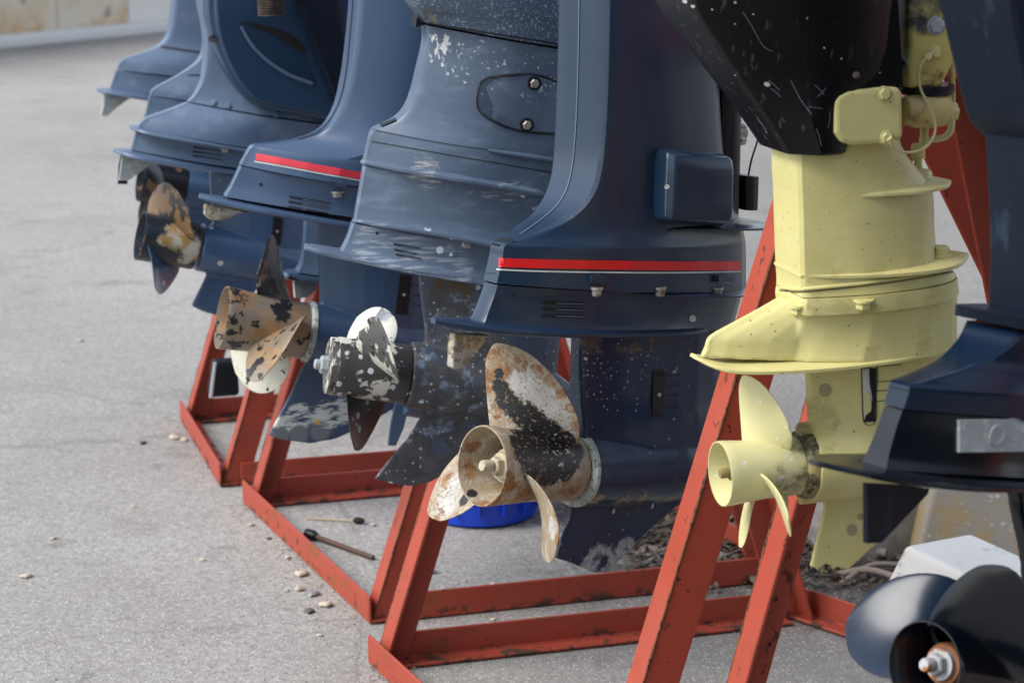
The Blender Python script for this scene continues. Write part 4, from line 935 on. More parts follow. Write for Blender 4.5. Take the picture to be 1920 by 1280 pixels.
def motor_E():
    pl = PL_E
    t = thing('outboard_motor', 'mostly hidden blue outboard between the two farthest ones, dark navy propeller showing below', 'outboard motor', tuple(pl.pt(400, 500)), 'blue outboard motors hanging in a row')
    leg = loft(pl, [(362, -70, 600, -70, .034, .06), (370, 0, 600, 10, .034, .06), (380, 50, 600, 70, .034, .06), (382, 85, 600, 95, .03, .06), (370, 115, 600, 130, .022, .062), (330, 143, 600, 165, .014, .064), (290, 165, 600, 195, .012, .066), (281, 178, 600, 210, .012, .066)], n=5)
    build('midsection', *leg, M['blue_far'], t, 32)
    build('gearcase_top', *loft(pl, [(280, 180, 595, 212, .011, .058), (275, 205, 590, 232, .011, .056), (270, 225, 585, 250, .014, .06)], n=3), M['blue_far'], t, 32)
    build('ventilation_plate', *wing(pl, [(285, 232), (300, 234), (340, 240), (430, 252), (520, 262)], [.008, .04, .06, .06, .03], .009), M['blue_far'], t, 50)
    tp = torpedo(pl, (345, 352), (520, 380), .05); st = loft(pl, [(380, 240, 520, 260, .008, .036), (385, 320, 515, 335, .009, .036), (388, 360, 510, 370, .01, .034)], prof_foil, 3)
    sk = slab(pl, [(350, 385), (352, 400), (320, 455), (370, 465), (430, 425), (470, 380)], -.0045, .0045, 0)
    build('gearcase', *fuse([tp, st, sk], .0035, 6), M['blue_D_low'], t, 60)
    s1 = Surf(leg); build('rib', *ledge(s1, pl, [(352, 140), (372, 139), (420, 146)], [.004, .006, .006], .004), M['blue_far'], t, 40)
    propeller(t, pl, (262, 338), (345, 350), .050, .135, [R(95), R(-25), R(215)], M['prop_E'], M['prop_E'], M['steel'], cm=.075, pitch=.34, rake=.05, skew=.2, rr_rear=.053, inner=False, ax0=.045)
    return t
motor_E()

def motor_F():
    pl = PL_F
    t = thing('outboard_motor', 'farthest blue outboard at the left end of the row, pale trim tab under its plate', 'outboard motor', tuple(pl.pt(380, 420)), 'blue outboard motors hanging in a row')
    leg = loft(pl, [(330, -70, 560, -70, .035, .07), (324, 0, 560, 0, .035, .07), (318, 50, 560, 55, .033, .07), (306, 78, 560, 86, .028, .072), (275, 96, 560, 106, .018, .074), (245, 106, 560, 122, .013, .076), (228, 114, 560, 138, .012, .078), (219, 130, 560, 158, .012, .08)], n=5)
    build('midsection', *leg, M['blue_far'], t, 32)
    build('gearcase_top', *loft(pl, [(218, 132, 555, 162, .011, .070), (212, 150, 550, 180, .011, .067), (206, 168, 545, 198, .014, .07)], n=3), M['blue_far'], t, 32)
    build('ventilation_plate', *wing(pl, [(182, 170), (200, 172), (250, 178), (330, 189), (420, 200), (500, 208)], [.006, .04, .07, .08, .07, .03], [.006, .011, .012, .012, .011, .008]), M['blue_far'], t, 50)
    s1 = Surf(leg)
    build('rib', *ledge(s1, pl, [(220, 132), (260, 137), (317, 149), (380, 158)], [.004, .01, .012, .012], .008), M['blue_far'], t, 40)
    build('groove', *band(s1, [(302, 88), (335, 93), (376, 99)], 4, .001, 5, 3), M['seam'], t, 0)
    build('rubber_pad', *poly_patch(s1, [(229, 109), (247, 103), (248, 107), (232, 113)], .0004, .002), M['dark_plastic'], t, 0)
    hole(t, s1, 240, 148, 4, 'seam')
    build('trim_tab', *slab(pl, [(195, 178), (242, 184), (220, 200), (200, 217), (189, 216), (193, 200)], -.010, .010, 0), M['zinc'], t, 0)
    tp = torpedo(pl, (330, 300), (480, 318), .05); st = loft(pl, [(355, 195, 480, 205, .008, .036), (360, 290, 475, 300, .009, .036)], prof_foil, 3)
    sk = slab(pl, [(335, 330), (300, 395), (350, 400), (430, 330)], -.0045, .0045, 0)
    build('gearcase', *fuse([tp, st, sk], .004, 6), M['blue_D_low'], t, 60)
    propeller(t, pl, (262, 290), (328, 298), .048, .13, [R(0), R(120), R(240)], M['prop_E'], M['brown_blade'], M['steel'], cm=.06, pitch=.4, rake=.1, skew=.2, rr_rear=.052, inner=False, ax0=.045)
    return t
motor_F()

# ================================================================ yellow outboard
def motor_Y():
    pl = PL_Y
    t = thing('outboard_motor', 'yellow painted outboard with a scratched black cover and pale yellow propeller', 'outboard motor', tuple(pl.pt(1560, 1075)))
    Y = M['yellow']
    body = loft(pl, [(1470, 170, 1672, 175, .050, .058), (1469, 250, 1678, 250, .050, .060), (1470, 290, 1690, 282, .050, .062), (1471, 330, 1728, 330, .050, .064), (1473, 365, 1742, 358, .050, .066), (1475, 440, 1745, 430, .050, .067), (1477, 500, 1752, 480, .050, .070), (1479, 530, 1778, 498, .050, .073), (1479, 545, 1785, 509, .051, .074)], prof_body, n=5)
    bd = build('midsection', *body, Y, t, 32)
    ad = loft(pl, [(1480, 547, 1786, 511, .053, .077), (1478, 560, 1788, 530, .053, .077), (1480, 578, 1790, 541, .052, .076)], prof_body, n=2)
    build('adapter_band', *ad, Y, t, 32)
    lw = loft(pl, [(1462, 556, 1640, 556, .005, .040), (1420, 580, 1640, 580, .005, .038), (1370, 607, 1640, 606, .005, .036), (1330, 630, 1640, 628, .005, .035), (1322, 650, 1640, 645, .006, .035), (1314, 668, 1640, 664, .007, .036)], prof_wedge, n=3)
    lw2 = loft(pl, [(1484, 572, 1788, 540, .046, .069), (1480, 592, 1789, 570, .040, .064), (1470, 625, 1790, 605, .034, .062), (1455, 650, 1790, 630, .030, .063), (1445, 668, 1788, 650, .030, .065)], prof_body, n=3)
    build('gearcase_top', *fuse([lw, lw2], .0024, 2), Y, t, 50)
    plate = wing(pl, [(1300, 668), (1325, 678), (1360, 683), (1430, 679), (1520, 671), (1640, 657), (1770, 638)], [.012, .032, .046, .060, .068, .068, .045], [.004, .006, .007, .008, .008, .007, .005])
    build('ventilation_plate', *plate, Y, t, 50)
    tp = torpedo(pl, (1512, 870), (1800, 842), .052)
    st = loft(pl, [(1510, 660, 1776, 640, .008, .036), (1512, 700, 1772, 690, .008, .035), (1516, 770, 1768, 755, .009, .035), (1520, 830, 1765, 815, .011, .035)], prof_foil, 4)
    sk = slab(pl, [(1538, 925), (1545, 950), (1530, 1010), (1516, 1071), (1552, 1074), (1592, 1065), (1640, 1020), (1690, 965), (1735, 912), (1760, 880)], -.004, .004, 0)
    gc = fuse([tp, st, sk], .0026, 6); build('gearcase', *gc, Y, t, 60)
    s1 = Surf(body, ad); s2 = Surf(gc); s3 = Surf(ad); s4 = Surf(lw, lw2)
    build('seam', *band(s1, [(1462, 544), (1480, 546), (1500, 547), (1560, 542), (1640, 533), (1720, 522), (1786, 510)], 1.8, .0006, 8, 2), M['seam'], t, 0)
    build('spray_rib', *wing(pl, [(1528, 356), (1580, 353), (1640, 348), (1700, 343), (1745, 340), (1780, 341)], [.050, .067, .0745, .072, .050, .006], [.004, .006, .007, .008, .007, .004]), Y, t, 50)
    build('spray_rib', *wing(pl, [(1476, 505), (1540, 502), (1620, 496), (1700, 488), (1760, 481), (1813, 478)], [.046, .066, .079, .082, .064, .006], [.005, .007, .008, .009, .009, .004]), Y, t, 50)
    build('rib', *ledge(s1, pl, [(1464, 539), (1500, 542), (1560, 537), (1640, 528), (1720, 516), (1780, 505)], [.002, .003, .003, .003, .003, .003], .006), Y, t, 40)
    for x, y in ((1497, 578), (1619, 568)): bolt_at(t, Surf(ad, lw2), x, y, .010, .011, 'yellow', Vector((0, 0, -1)), -.003)
    p, n = s3.hit(1674, 545)
    if p is not None:
        sc_ = build('filler_screw', *lathe(p-n*.001, n, [(0, .0085), (.003, .0085), (.004, .0075)], 20), Y, t, 40)
        build('screw_slot', *box(p+n*.0033, .0016, .014, .0012, n.cross(Vector((0, 0, 1))), n.cross(n.cross(Vector((0, 0, 1)))), n), M['seam'], sc_, 0)
    bolt(t, pl.pt(1764, 478, .03), Vector((0, 0, 1)), .011, .012, Y)
    q = MB(); q.add(*lathe(pl.pt(1718, 338, .0), Vector((0, 0, 1)), [(-.01, .020), (.010, .020), (.014, .017), (.014, .008)], 24)); q.out('boss', Y, t, 40)
    # water intake: white patch paints the light seen through the slot, broken dark grille
    build('intake', *poly_patch(s2, [(1616, 691), (1642, 690), (1640, 788), (1620, 789)], .0003, .0006), M['white_paint'], t, 0)
    build('grille_remains', *poly_patch(s2, [(1629, 690), (1642, 690), (1640, 789), (1620, 790), (1622, 778), (1632, 770), (1635, 745), (1630, 720)], .0010, .001), M['recess'], t, 0)
    build('intake_frame', *band(s2, [(1615, 690), (1628, 689), (1643, 689), (1642, 740), (1640, 790), (1620, 791), (1616, 740), (1615, 690)], 2.0, .0016, 5, 2), M['seam'], t, 0)
    build('intake_patch', *poly_patch(s2, [(1620, 734), (1628, 734), (1634, 760), (1630, 782), (1621, 786)], .0010, .0008), Y, t, 0)  # patch in the body yellow over the lower slot
    for y in (687, 716, 733, 752): build('rib', *band(s2, [(1643, y), (1665, y-2), (1690, y-4)], 1.4, .0006, 4, 2), M['seam'], t, 0)
    for x, y, r in ((1547, 731, 12), (1597, 993, 10), (1613, 968, 6)):
        v, f = patch(s2, x, y, r, r*1.1, 0, .0006, 14)
        if v: build('round_stain', v, f, mat('grey marine growth stain', (.30, .28, .14), .7, var=.2), t, 0)
    # bell end of the gearcase
    c = pl.pt(1500, 870); d = (pl.pt(1800, 842)-c).normalized()
    build('bearing_carrier', *lathe(c, d, [(-.006, .03), (-.006, .040), (-.002, .0445), (.004, .046), (.012, .0465), (.014, .03)], 40), mat('sooty yellow casting', (.26, .22, .08), .6, var=.3, layers=[dict(sc=30, kind='noise', lo=.45, hi=.55, col=(.04, .035, .02), seed=4)], bump=.6), t, 50)
    build('bolt_boss', *lathe(pl.pt(1497, 808, .0), d, [(0, .004), (0, .010), (.004, .012), (.05, .012), (.06, .004)], 20), Y, t, 40); build('bolt_boss', *lathe(pl.pt(1500, 930, .0), d, [(0, .004), (0, .011), (.08, .010), (.12, .004)], 20), Y, t, 40)
    propeller(t, pl, (1350, 888), (1492, 872), .042, .135, [R(2), R(118), R(213)], M['yellow_prop'], M['yellow_prop'], mat('dirty yellow nut', (.2, .15, .05), .7, var=.3), cm=.052, pitch=.24, rake=.12, skew=.15, rr_rear=.0465, inner=True, ax0=.068, ear=.55)
    # side cover cap with two bolts
    cap = slab(pl, [(1565, 190), (1574, 178), (1590, 170), (1625, 166), (1665, 162), (1686, 163), (1693, 175), (1694, 255), (1690, 263), (1660, 270), (1600, 273), (1578, 268), (1566, 250)], .045, .084)
    cp = build('side_cap', *cap, Y, t, 0); bevel(cp, .007, 3)
    sc = Surf(cap)
    for x, y in ((1657, 176), (1661, 258)):
        v, f = patch(sc, x, y, 14, 14, 0, .0010); build('bolt_pocket', v, f, mat('darker yellow recess', (.22, .2, .08), .5), cp, 0); bolt_at(cp, sc, x, y, .0072, .006, 'yellow')  # darker yellow disc around each bolt
    # swivel bracket behind
    arm = slab(pl, [(1703, -60), (1777, -60), (1778, 36), (1795, 107), (1768, 160), (1762, 166), (1704, 166), (1703, 120), (1708, 90), (1706, 36)], -.03, .03, .03)
    br = build('swivel_bracket', *arm, mat('grimy yellow bracket', (.48, .43, .13), .45, var=.1, layers=[dict(sc=20, kind='noise', lo=.3, hi=.55, col=(.035, .04, .045), rough=.5, seed=4, at=[(pl.pt(1740, -10, .03), .055)], rag=.4), dict(sc=30, kind='noise', lo=.4, hi=.6, col=(.14, .07, .02), seed=14, at=[(pl.pt(1745, 160, .03), .025)])]), t, 0); bevel(br, .006, 3)
    sb = Surf(arm)
    build('seam', *band(sb, [(1707, 34), (1740, 37), (1776, 35)], 1.5, .0006, 4, 2), M['seam'], br, 0)
    bolt_at(br, sb, 1754, 49, .0095, .006, 'zinc'); bolt_at(br, sb, 1752, 98, .007, .008, 'yellow')
    cyl = lathe(pl.pt(1694, 208, .02), pl.f, [(0, .014), (0, .019), (.012, .019), (.012, .022), (.03, .0235), (.055, .022), (.062, .016), (.062, .0)], 32)
    build('tilt_pin', *fuse([cyl, loft(pl, [(1710, 172, 1768, 170, .028, .03), (1706, 195, 1775, 195, .026, .03)], prof_box, 1)], .0025, 5), mat('rubbed yellow casting', (.52, .43, .17), .42, var=.15, layers=[dict(sc=30, kind='noise', lo=.5, hi=.65, col=(.25, .15, .05), seed=3)], bump=.8), t, 60)
    bolt(t, pl.pt(1776, 210, .02), pl.f, .013, .012, Y)
    q = MB(); q.add(*tube([pl.pt(1784, 110, 0), pl.pt(1785, 180, 0), pl.pt(1784, 235, 0), pl.pt(1778, 252, 0), pl.pt(1762, 260, 0), pl.pt(1726, 263, 0)], .0045, 10, 4)); q.out('bent_rod', Y, t, 60)
    q = MB(); q.add(*tube([pl.pt(1733, 235, 0), pl.pt(1733, 272, 0)], .0055, 10)); q.add(*tube([pl.pt(1722, 270, 0), pl.pt(1721, 297, 0)], .009, 10)); q.add(*tube([pl.pt(1721, 297, 0), pl.pt(1722, 322, 0)], .0055, 10)); q.out('shift_linkage', Y, t, 50)
    q = MB(); q.add(*lathe(pl.pt(1733, 236, 0), Vector((0, 0, 1)), [(0, .02), (.006, .02)], 20)); q.add(*lathe(pl.pt(1735, 166, 0), Vector((0, 0, 1)), [(-.006, .036), (0, .038), (.006, .036)], 24)); q.out('washer', M['dark_plastic'], t, 50)
    w = MB(); w.add(*tube([pl.pt(x, y, o_) for x, y, o_ in ((1750, 98, .04), (1738, 108, .045), (1727, 122, .045), (1722, 145, .045), (1728, 172, .05), (1741, 195, .055), (1750, 215, .055), (1754, 240, .055), (1748, 262, .06), (1730, 280, .07), (1700, 286, .08), (1678, 279, .085), (1664, 262, .09))], .0017, 8, 5)); w.out('ground_wire', M['wire'], t, 60)
    q = MB(); q.add(*tube([pl.pt(1672, 268, .086), pl.pt(1666, 258, .09)], .0045, 8)); q.add(*tube([pl.pt(1736, 111, .043), pl.pt(1744, 103, .04)], .0042, 8)); q.out('wire_lug', Y, t, 50)
    # black cover hung around the leg
    SEC = [(1120, -150, 1700, -150, .10, .125), (1240, -40, 1690, -40, .085, .108), (1268, 20, 1688, 20, .078, .100), (1310, 80, 1686, 80, .070, .093), (1352, 140, 1684, 130, .062, .086)]
    cv = loft(pl, SEC+[(1400, 205, 1590, 185, .058, .082), (1445, 272, 1572, 262, .054, .078), (1450, 280, 1566, 276, .052, .072)], prof_body, n=4)
    cb = build('black_cover', *cv, M['apron_black'], t, 30)
    s5 = Surf(cv)
    build('tail_plate', *slab(pl, [(1590, -30), (1682, -30), (1690, 100), (1694, 165), (1640, 163), (1625, 168), (1590, 170)], .02, .08, .08), M['apron_black'], t, 0)
    sct = mat('pale scratch', (.16, .17, .185), .7)
    for ln in ([(1392, 22), (1410, 50), (1430, 85), (1447, 96)], [(1528, 160), (1545, 178)], [(1548, 165), (1532, 182)], [(1518, 200), (1542, 204)], [(1440, 150), (1462, 170)], [(1445, 165), (1464, 182)], [(1482, 150), (1500, 185), (1522, 215)], [(1420, 220), (1440, 250)], [(1530, 240), (1540, 275)], [(1556, 210), (1552, 240)]):
        if len(ln) < 3: ln = [ln[0], ((ln[0][0]+ln[1][0])/2+1, (ln[0][1]+ln[1][1])/2), ln[1]]
        v, f = band(s5, ln, 1.1, .0006, 4, 2); build('scratch', v, f, sct, cb, 0)
    for x, y, r in ((1300, 12, 4), (1378, 5, 3), (1285, 3, 5), (1335, 18, 2.5), (1438, 158, 6), (1412, 27, 2), (1378, 45, 2), (1545, 90, 2), (1577, 110, 2)):
        v, f = patch(s5, x, y, r, r*.7, 20, .0007, 10)
        if v: build('chip', v, f, M['white_paint'], cb, 0)
    build('rubber_grommet', *tube([pl.pt(1687+9*math.cos(a), 121+10*math.sin(a), .06) for a in [k*math.pi/8 for k in range(17)]], .0042, 8), M['rubber'], t, 60)
    q = MB(); q.add(*lathe(pl.pt(1604, 141, .085), pl.n, [(-.02, .003), (0, .0042), (.003, .0042), (.004, .002)], 16)); q.out('pin', mat('weathered pin', (.14, .10, .09), .5, metal=.4), t, 50)
    return t
motor_Y()

# ================================================================ near black outboard at the right edge
def motor_K():
    pl = PL_K
    t = thing('outboard_motor', 'blurred black outboard at the right edge with a rectangular zinc plate on its side', 'outboard motor', tuple(pl.pt(1850, 1500)))
    BG = M['black_gloss']
    build('bracket_casing', *loft(pl, [(1824, -120, 2160, -120, .050, .075), (1828, 0, 2160, 0, .050, .075), (1850, 110, 2160, 110, .050, .075), (1872, 210, 2150, 220, .048, .07), (1884, 245, 2145, 250, .044, .065), (1902, 272, 2140, 270, .036, .055)], prof_body, n=4), M['slate_dark'], t, 32)
    build('midsection', *loft(pl, [(1890, 240, 2090, 240, .035, .052), (1893, 330, 2085, 330, .033, .05), (1896, 450, 2080, 450, .032, .048), (1896, 600, 2080, 600, .034, .048)], prof_body, n=4), M['slate_dark'], t, 32)
    build('tape_band', *loft(pl, [(1848, 582, 2110, 590, .045, .06), (1852, 604, 2110, 612, .05, .062)], prof_body, n=1), M['slate_dark'], t, 32)
    lw = loft(pl, [(1862, 612, 2110, 620, .040, .055), (1838, 645, 2115, 650, .035, .058), (1790, 680, 2120, 680, .026, .06), (1722, 706, 2125, 705, .018, .062), (1690, 718, 2125, 720, .016, .063), (1684, 735, 2125, 740, .016, .064), (1676, 762, 2125, 765, .015, .064)], n=5)
    build('spacer_housing', *lw, M['black_blue'], t, 32)
    l2 = loft(pl, [(1675, 765, 2120, 768, .014, .060), (1663, 800, 2115, 800, .014, .058), (1648, 845, 2110, 840, .016, .060), (1638, 872, 2105, 868, .02, .064)], n=4)
    build('gearcase_top', *l2, BG, t, 32)
    build('ventilation_plate', *wing(pl, [(1525, 868), (1560, 873), (1620, 880), (1720, 886), (1850, 884), (1980, 878)], [.006, .032, .062, .080, .085, .07], [.004, .005, .007, .008, .008, .007]), BG, t, 50)
    s = Surf(l2)
    a_ = build('zinc_plate', *drape(s, [[(1794, y), (1850, y-1), (1910, y-2), (1970, y-4)] for y in (786, 805, 826, 847)], .002, 5), M['zinc'], t, 0)
    so_ = a_.modifiers.new('thick', 'SOLIDIFY'); so_.thickness = .006; so_.offset = 0
    build('screw', *lathe(s.hit(1864, 813)[0]+s.hit(1864, 813)[1]*.004, s.hit(1864, 813)[1], [(0, .012), (.003, .012), (.003, .008), (.0015, .006)], 20), M['zinc'], a_, 0)
    build('trim_tab', *slab(pl, [(1622, 905), (1740, 912), (1735, 925), (1650, 1015), (1622, 1017)], -.003, .003, 0), M['slate_dark'], t, 0)
    tp = torpedo(pl, (1870, 1240), (2200, 1215), .05)
    st = loft(pl, [(1895, 880, 2090, 880, .010, .04), (1905, 960, 2085, 960, .010, .038), (1925, 1060, 2080, 1060, .010, .038), (1930, 1200, 2080, 1190, .012, .038)], prof_foil, 4)
    build('gearcase', *fuse([tp, st], .0035, 6), BG, t, 60)
    hb = mat('rust and white nut', (.40, .41, .42), .5, var=.2, layers=[dict(sc=40, kind='noise', lo=.5, hi=.6, col=(.28, .09, .02), seed=3)])
    hub, info = propeller(t, pl, (1732, 1246), (1868, 1240), .0475, .143, [R(44), R(168), R(-70)], BG, BG, hb, cm=.088, pitch=.32, rake=.04, skew=.1, ear=.6, rr_rear=.050, inner=mat('rusty hub sleeve', (.25, .09, .03), .7, var=.3), ax0=.05, blade_mats={2: M['black_blue']})
    return t
motor_K()

# ================================================================ outboards hung on the far side of the racks, seen between the others
def far_side(px, py, d, yaw, label, shift=0):
    pl = Plane(px, py, d, yaw); return pl, thing('outboard_motor', label, 'outboard motor', tuple(pl.pt(px, py)), 'outboards hung on the far side of the racks')
pl, t = far_side(600, 470, 3.95, 15, 'glimpse of a blue lower unit with grey anode behind the faded red stripe')
build('gearcase_top', *loft(pl, [(572, 412, 760, 430, .02, .05), (570, 450, 755, 460, .02, .05), (565, 490, 750, 500, .022, .052), (556, 508, 745, 516, .024, .055)], prof_body, 3), M['blue_C_low'], t, 32)
build('ventilation_plate', *wing(pl, [(532, 514), (550, 516), (600, 518), (680, 520), (740, 520)], [.01, .045, .06, .06, .03], .008), M['blue_C'], t, 50)
build('anode', *slab(pl, [(550, 522), (598, 522), (592, 540), (575, 556), (552, 557)], -.01, .01, 0), M['zinc'], t, 0)
pl, t = far_side(750, 800, 3.72, 10, 'dark blue skeg tip hanging behind the black propeller blade, above the red beam')
build('skeg', *slab(pl, [(742, 755), (766, 758), (757, 800), (742, 834), (728, 834), (734, 790)], -.012, .004, 0), M['blue_C_low'], t, 0)
build('gearcase', *fuse([torpedo(pl, (760, 735), (900, 750), .045)], .004, 3), M['blue_C_low'], t, 50)
pl, t = far_side(420, 715, 4.45, 20, 'black square box standing inside the farthest red rack')
t['category'] = 'box'; del t['group']; t.name = 'storage_box'
bevel(build('box_body', *slab(pl, [(404, 680), (447, 678), (450, 742), (396, 746)], -.05, .0), M['dark_plastic'], t, 0), .008)
build('box_edge', *slab(pl, [(402, 680), (406, 680), (398, 746), (393, 746)], -.004, .002), M['white_paint'], t, 0)

# ================================================================ blue basin behind the rack
c = ground(900, 958)
t = thing('plastic_basin', 'bright blue plastic basin standing on the concrete behind the rusty propeller', 'basin', tuple(c))
Z = Vector((0, 0, 1))
build('tub', *lathe(c+Z*.001, Z, [(0, .02), (0, .122), (.007, .131), (.055, .137), (.06, .143), (.08, .144), (.085, .139), (.14, .145), (.145, .153), (.16, .153), (.16, .142), (.02, .125), (.015, .02)], 64), M['blue_plastic'], t, 40)
q = MB()
for k in range(16):
    a = 2*math.pi*k/16; dr = Vector((math.cos(a), math.sin(a), 0)); build('rib', *box(c+dr*.142+Z*.055, .012, .004, .045, dr), M['blue_plastic'], t, 0)

# ================================================================ concrete blocks on the right
def frustum(c, ax, sx, sy, h, tp, m, name, label, cat, group=None, bev=.012):
    ay = Z.cross(ax); V = []
    for k, z in ((1, 0), (tp, h)):
        for i, j in ((-1, -1), (1, -1), (1, 1), (-1, 1)): V.append(c+ax*(i*sx/2*k)+ay*(j*sy/2*k)+Z*(z+.002))
    F = [(3, 2, 1, 0), (4, 5, 6, 7), (0, 1, 5, 4), (1, 2, 6, 5), (2, 3, 7, 6), (3, 0, 4, 7)]
    o = build(name, V, F, m, origin=c, smooth=0); bevel(o, bev, 3)
    return tag(o, label, cat, group)
mc1 = mat('grey rough concrete', (.27, .255, .24), .9, var=.12, layers=[dict(sc=12, kind='noise', lo=.5, hi=.65, col=(.18, .17, .16), seed=3)], bump=2.5)
mc2 = mat('tan stained concrete', (.30, .28, .245), .9, var=.2, layers=[dict(sc=6, kind='noise', lo=.45, hi=.6, col=(.36, .27, .14), seed=3, det=9), dict(sc=30, kind='noise', lo=.62, hi=.66, col=(.5, .5, .5), seed=6)], bump=2.5)
b1 = ground(1668, 1060); frustum(b1+Vector((.0, .16, 0)), Vector((.93, .36, 0)).normalized(), .34, .30, .185, .78, mc1, 'concrete_block', 'grey concrete block, partly behind the black trim tab, left of the tan one', 'concrete block', 'concrete blocks behind the near outboard')
b2 = ground(1868, 1095); frustum(b2+Vector((.02, .14, 0)), Vector((.99, -.1, 0)).normalized(), .36, .26, .215, .76, mc2, 'concrete_block', 'tan stained concrete block with sloping sides beside green weeds', 'concrete block', 'concrete blocks behind the near outboard')
mc3 = mat('whitewashed concrete', (.60, .60, .585), .8, var=.06, layers=[dict(sc=16, kind='noise', lo=.58, hi=.68, col=(.42, .41, .40), seed=3)], bump=1.5)
a3 = Vector((.45, -.89, 0)); b3 = ground(1694, 1018, .2); b3.z = 0; frustum(b3+a3*.16+Vector((.89, .45, 0))*.07, a3, .44, .24, .2, .66, mc3, 'concrete_block', 'white painted concrete block with sloping sides behind the black propeller', 'concrete block', 'concrete blocks behind the near outboard', .01)
# weeds behind the blocks
q = MB(); random.seed(11)
wb = ground(1840, 1000)
for k in range(60):
    a = random.uniform(0, 6.28); r_ = random.uniform(0, .06); p = wb+Vector((math.cos(a)*r_*2.2+random.uniform(-.1, .15), .25+math.sin(a)*r_, 0)); hgt = random.uniform(.12, .30); ln = Vector((random.uniform(-.5, .5), random.uniform(-.5, .5), 0))
    sd_ = Vector((ln.y, -ln.x, 0)).normalized()*random.uniform(.004, .010)
    P_ = [p, p+Z*hgt*.5+ln*hgt*.2, p+Z*hgt*.85+ln*hgt*.6, p+Z*hgt+ln*hgt]
    q.add([P_[0]-sd_*.6, P_[0]+sd_*.6, P_[1]-sd_, P_[1]+sd_, P_[2]-sd_*.8, P_[2]+sd_*.8, P_[3]], [(0, 1, 3, 2), (2, 3, 5, 4), (4, 5, 6)])
tag(q.out('weed_clump', mat('green weed leaves', (.07, .15, .025), .6, var=.2), None, 0, origin=wb+Vector((0, .25, 0))), 'green weeds growing behind the tan concrete block', 'plant')

# ================================================================ litter on the ground
random.seed(21)
peb = mat('pale pebble', (.48, .42, .33), .85, var=.2, bump=1)
peb2 = mat('dark pebble', (.10, .09, .08), .85, var=.2)
def pebble(px, py, r, m, label, flat=.5, name='pebble', cat='pebble', group='pebbles scattered on the concrete'):
    p = ground(px, py); bm = bmesh.new(); bmesh.ops.create_icosphere(bm, subdivisions=2, radius=1)
    sx = random.uniform(.8, 1.4); rz = random.uniform(0, 3)
    V = []
    for v in bm.verts:
        d = 1+.30*math.sin(v.co.x*3+rz)*math.cos(v.co.y*4+rz*2)+.1*math.sin(v.co.z*5+rz); c_ = v.co*d*r
        V.append(p+Vector((c_.x*sx*math.cos(rz)-c_.y*math.sin(rz), c_.x*sx*math.sin(rz)+c_.y*math.cos(rz), c_.z*flat+r*flat*.8)))
    F = [tuple(v.index for v in f.verts) for f in bm.faces]; bm.free()
    return tag(build(name, V, F, m, None, 60, origin=p), label, cat, group)
PB = [(470, 985, .007), (565, 1078, .012), (560, 1106, .010), (580, 1147, .009), (612, 1136, .012), (600, 1192, .006), (540, 1046, .006), (50, 1082, .010), (268, 832, .010), (326, 822, .012), (345, 826, .009), (775, 1252, .006), (925, 1096, .006), (505, 1010, .005), (538, 1108, .005), (590, 1160, .004), (1465, 1155, .006), (700, 985, .006), (640, 1080, .004), (150, 640, .008), (100, 1010, .006), (380, 1050, .006), (250, 950, .005), (1100, 1010, .005), (872, 1090, .004), (925, 1162, .005)]
PLAB = {0: 'pale pebble just left of the rail of the second rack', 1: 'largest pale pebble, lying left of the rack rail above the foil scrap', 2: 'pale pebble touching the foil scrap on its left', 3: 'dark pebble just below the foil scrap', 4: 'tan pebble lying below right of the foil scrap', 7: 'lone pale pebble near the left edge of the photo', 8: 'dark pebble left of the farthest rack', 9: 'big pale pebble beside the foot of the farthest rack', 10: 'pale pebble next to the big one at the farthest rack foot', 11: 'pale pebble on the ground inside the front rack corner', 5: 'pale pebble lowest in the cluster below the foil scrap', 16: 'pale pebble between the two front rack legs at right', 19: 'pale lone pebble at the left, far from the racks', 20: 'pebble left of all racks at the height of the wrench'}
for k, (x, y, r_) in enumerate(PB):
    dk = k in (3, 8, 13, 18, 23)
    pebble(x, y, r_, peb2 if dk else peb, PLAB.get(k, 'tiny dark pebble lying on the grey concrete' if dk else 'small pale tan pebble lying on the grey concrete'), group='dark pebbles scattered on the concrete' if dk else 'pale pebbles scattered on the concrete')
# scattered grit, uncountable
q = MB()
for k in range(2600):
    px = random.uniform(-60, 1980); py = random.uniform(420, 1400)
    if random.random() < .5: px = 600+random.gauss(0, 260); py = random.uniform(700, 1300)
    p = ground(px, py); r_ = random.uniform(.0007, .0026); a = random.random()*6.28
    e1 = Vector((math.cos(a), math.sin(a), 0))*r_; e2 = Vector((-math.sin(a), math.cos(a), 0))*r_*random.uniform(.5, 1)
    q.add([p+e1, p+e2, p-e1, p-e2, p+Z*r_*.8], [(0, 1, 4), (1, 2, 4), (2, 3, 4), (3, 0, 4)])
for a_, b_, w_, n_ in ((R2[0], R2[1], 1, 520), (R1[0], R1[1], 1, 200), (R3[0], R3[0]+(R3[1]-R3[0])*.4, 1, 260), (R2[1], R2[1]+Wd*.8, -1, 420), (R3[0], R3[0]+Wd*.8, -1, 420), (R2[0], R2[0]+Wd*.8, -1, 300)):
    dr_ = (b_-a_).normalized(); nn_ = Vector((dr_.y, -dr_.x, 0))
    for k in range(n_):
        p = a_+(b_-a_)*random.random()+nn_*random.gauss(0, .022); r_ = random.uniform(.001, .0042)*random.random()**.5; a = random.random()*6.28
        e1 = Vector((math.cos(a), math.sin(a), 0))*r_; e2 = Vector((-math.sin(a), math.cos(a), 0))*r_*random.uniform(.4, 1)
        q.add([p+e1, p+e2, p-e1, p-e2, p+Z*r_*.7], [(0, 1, 4), (1, 2, 4), (2, 3, 4), (3, 0, 4)])
setting(q.out('grit', mat('mixed grit', (.14, .125, .105), .9, var=.5), None, 0), 'stuff')
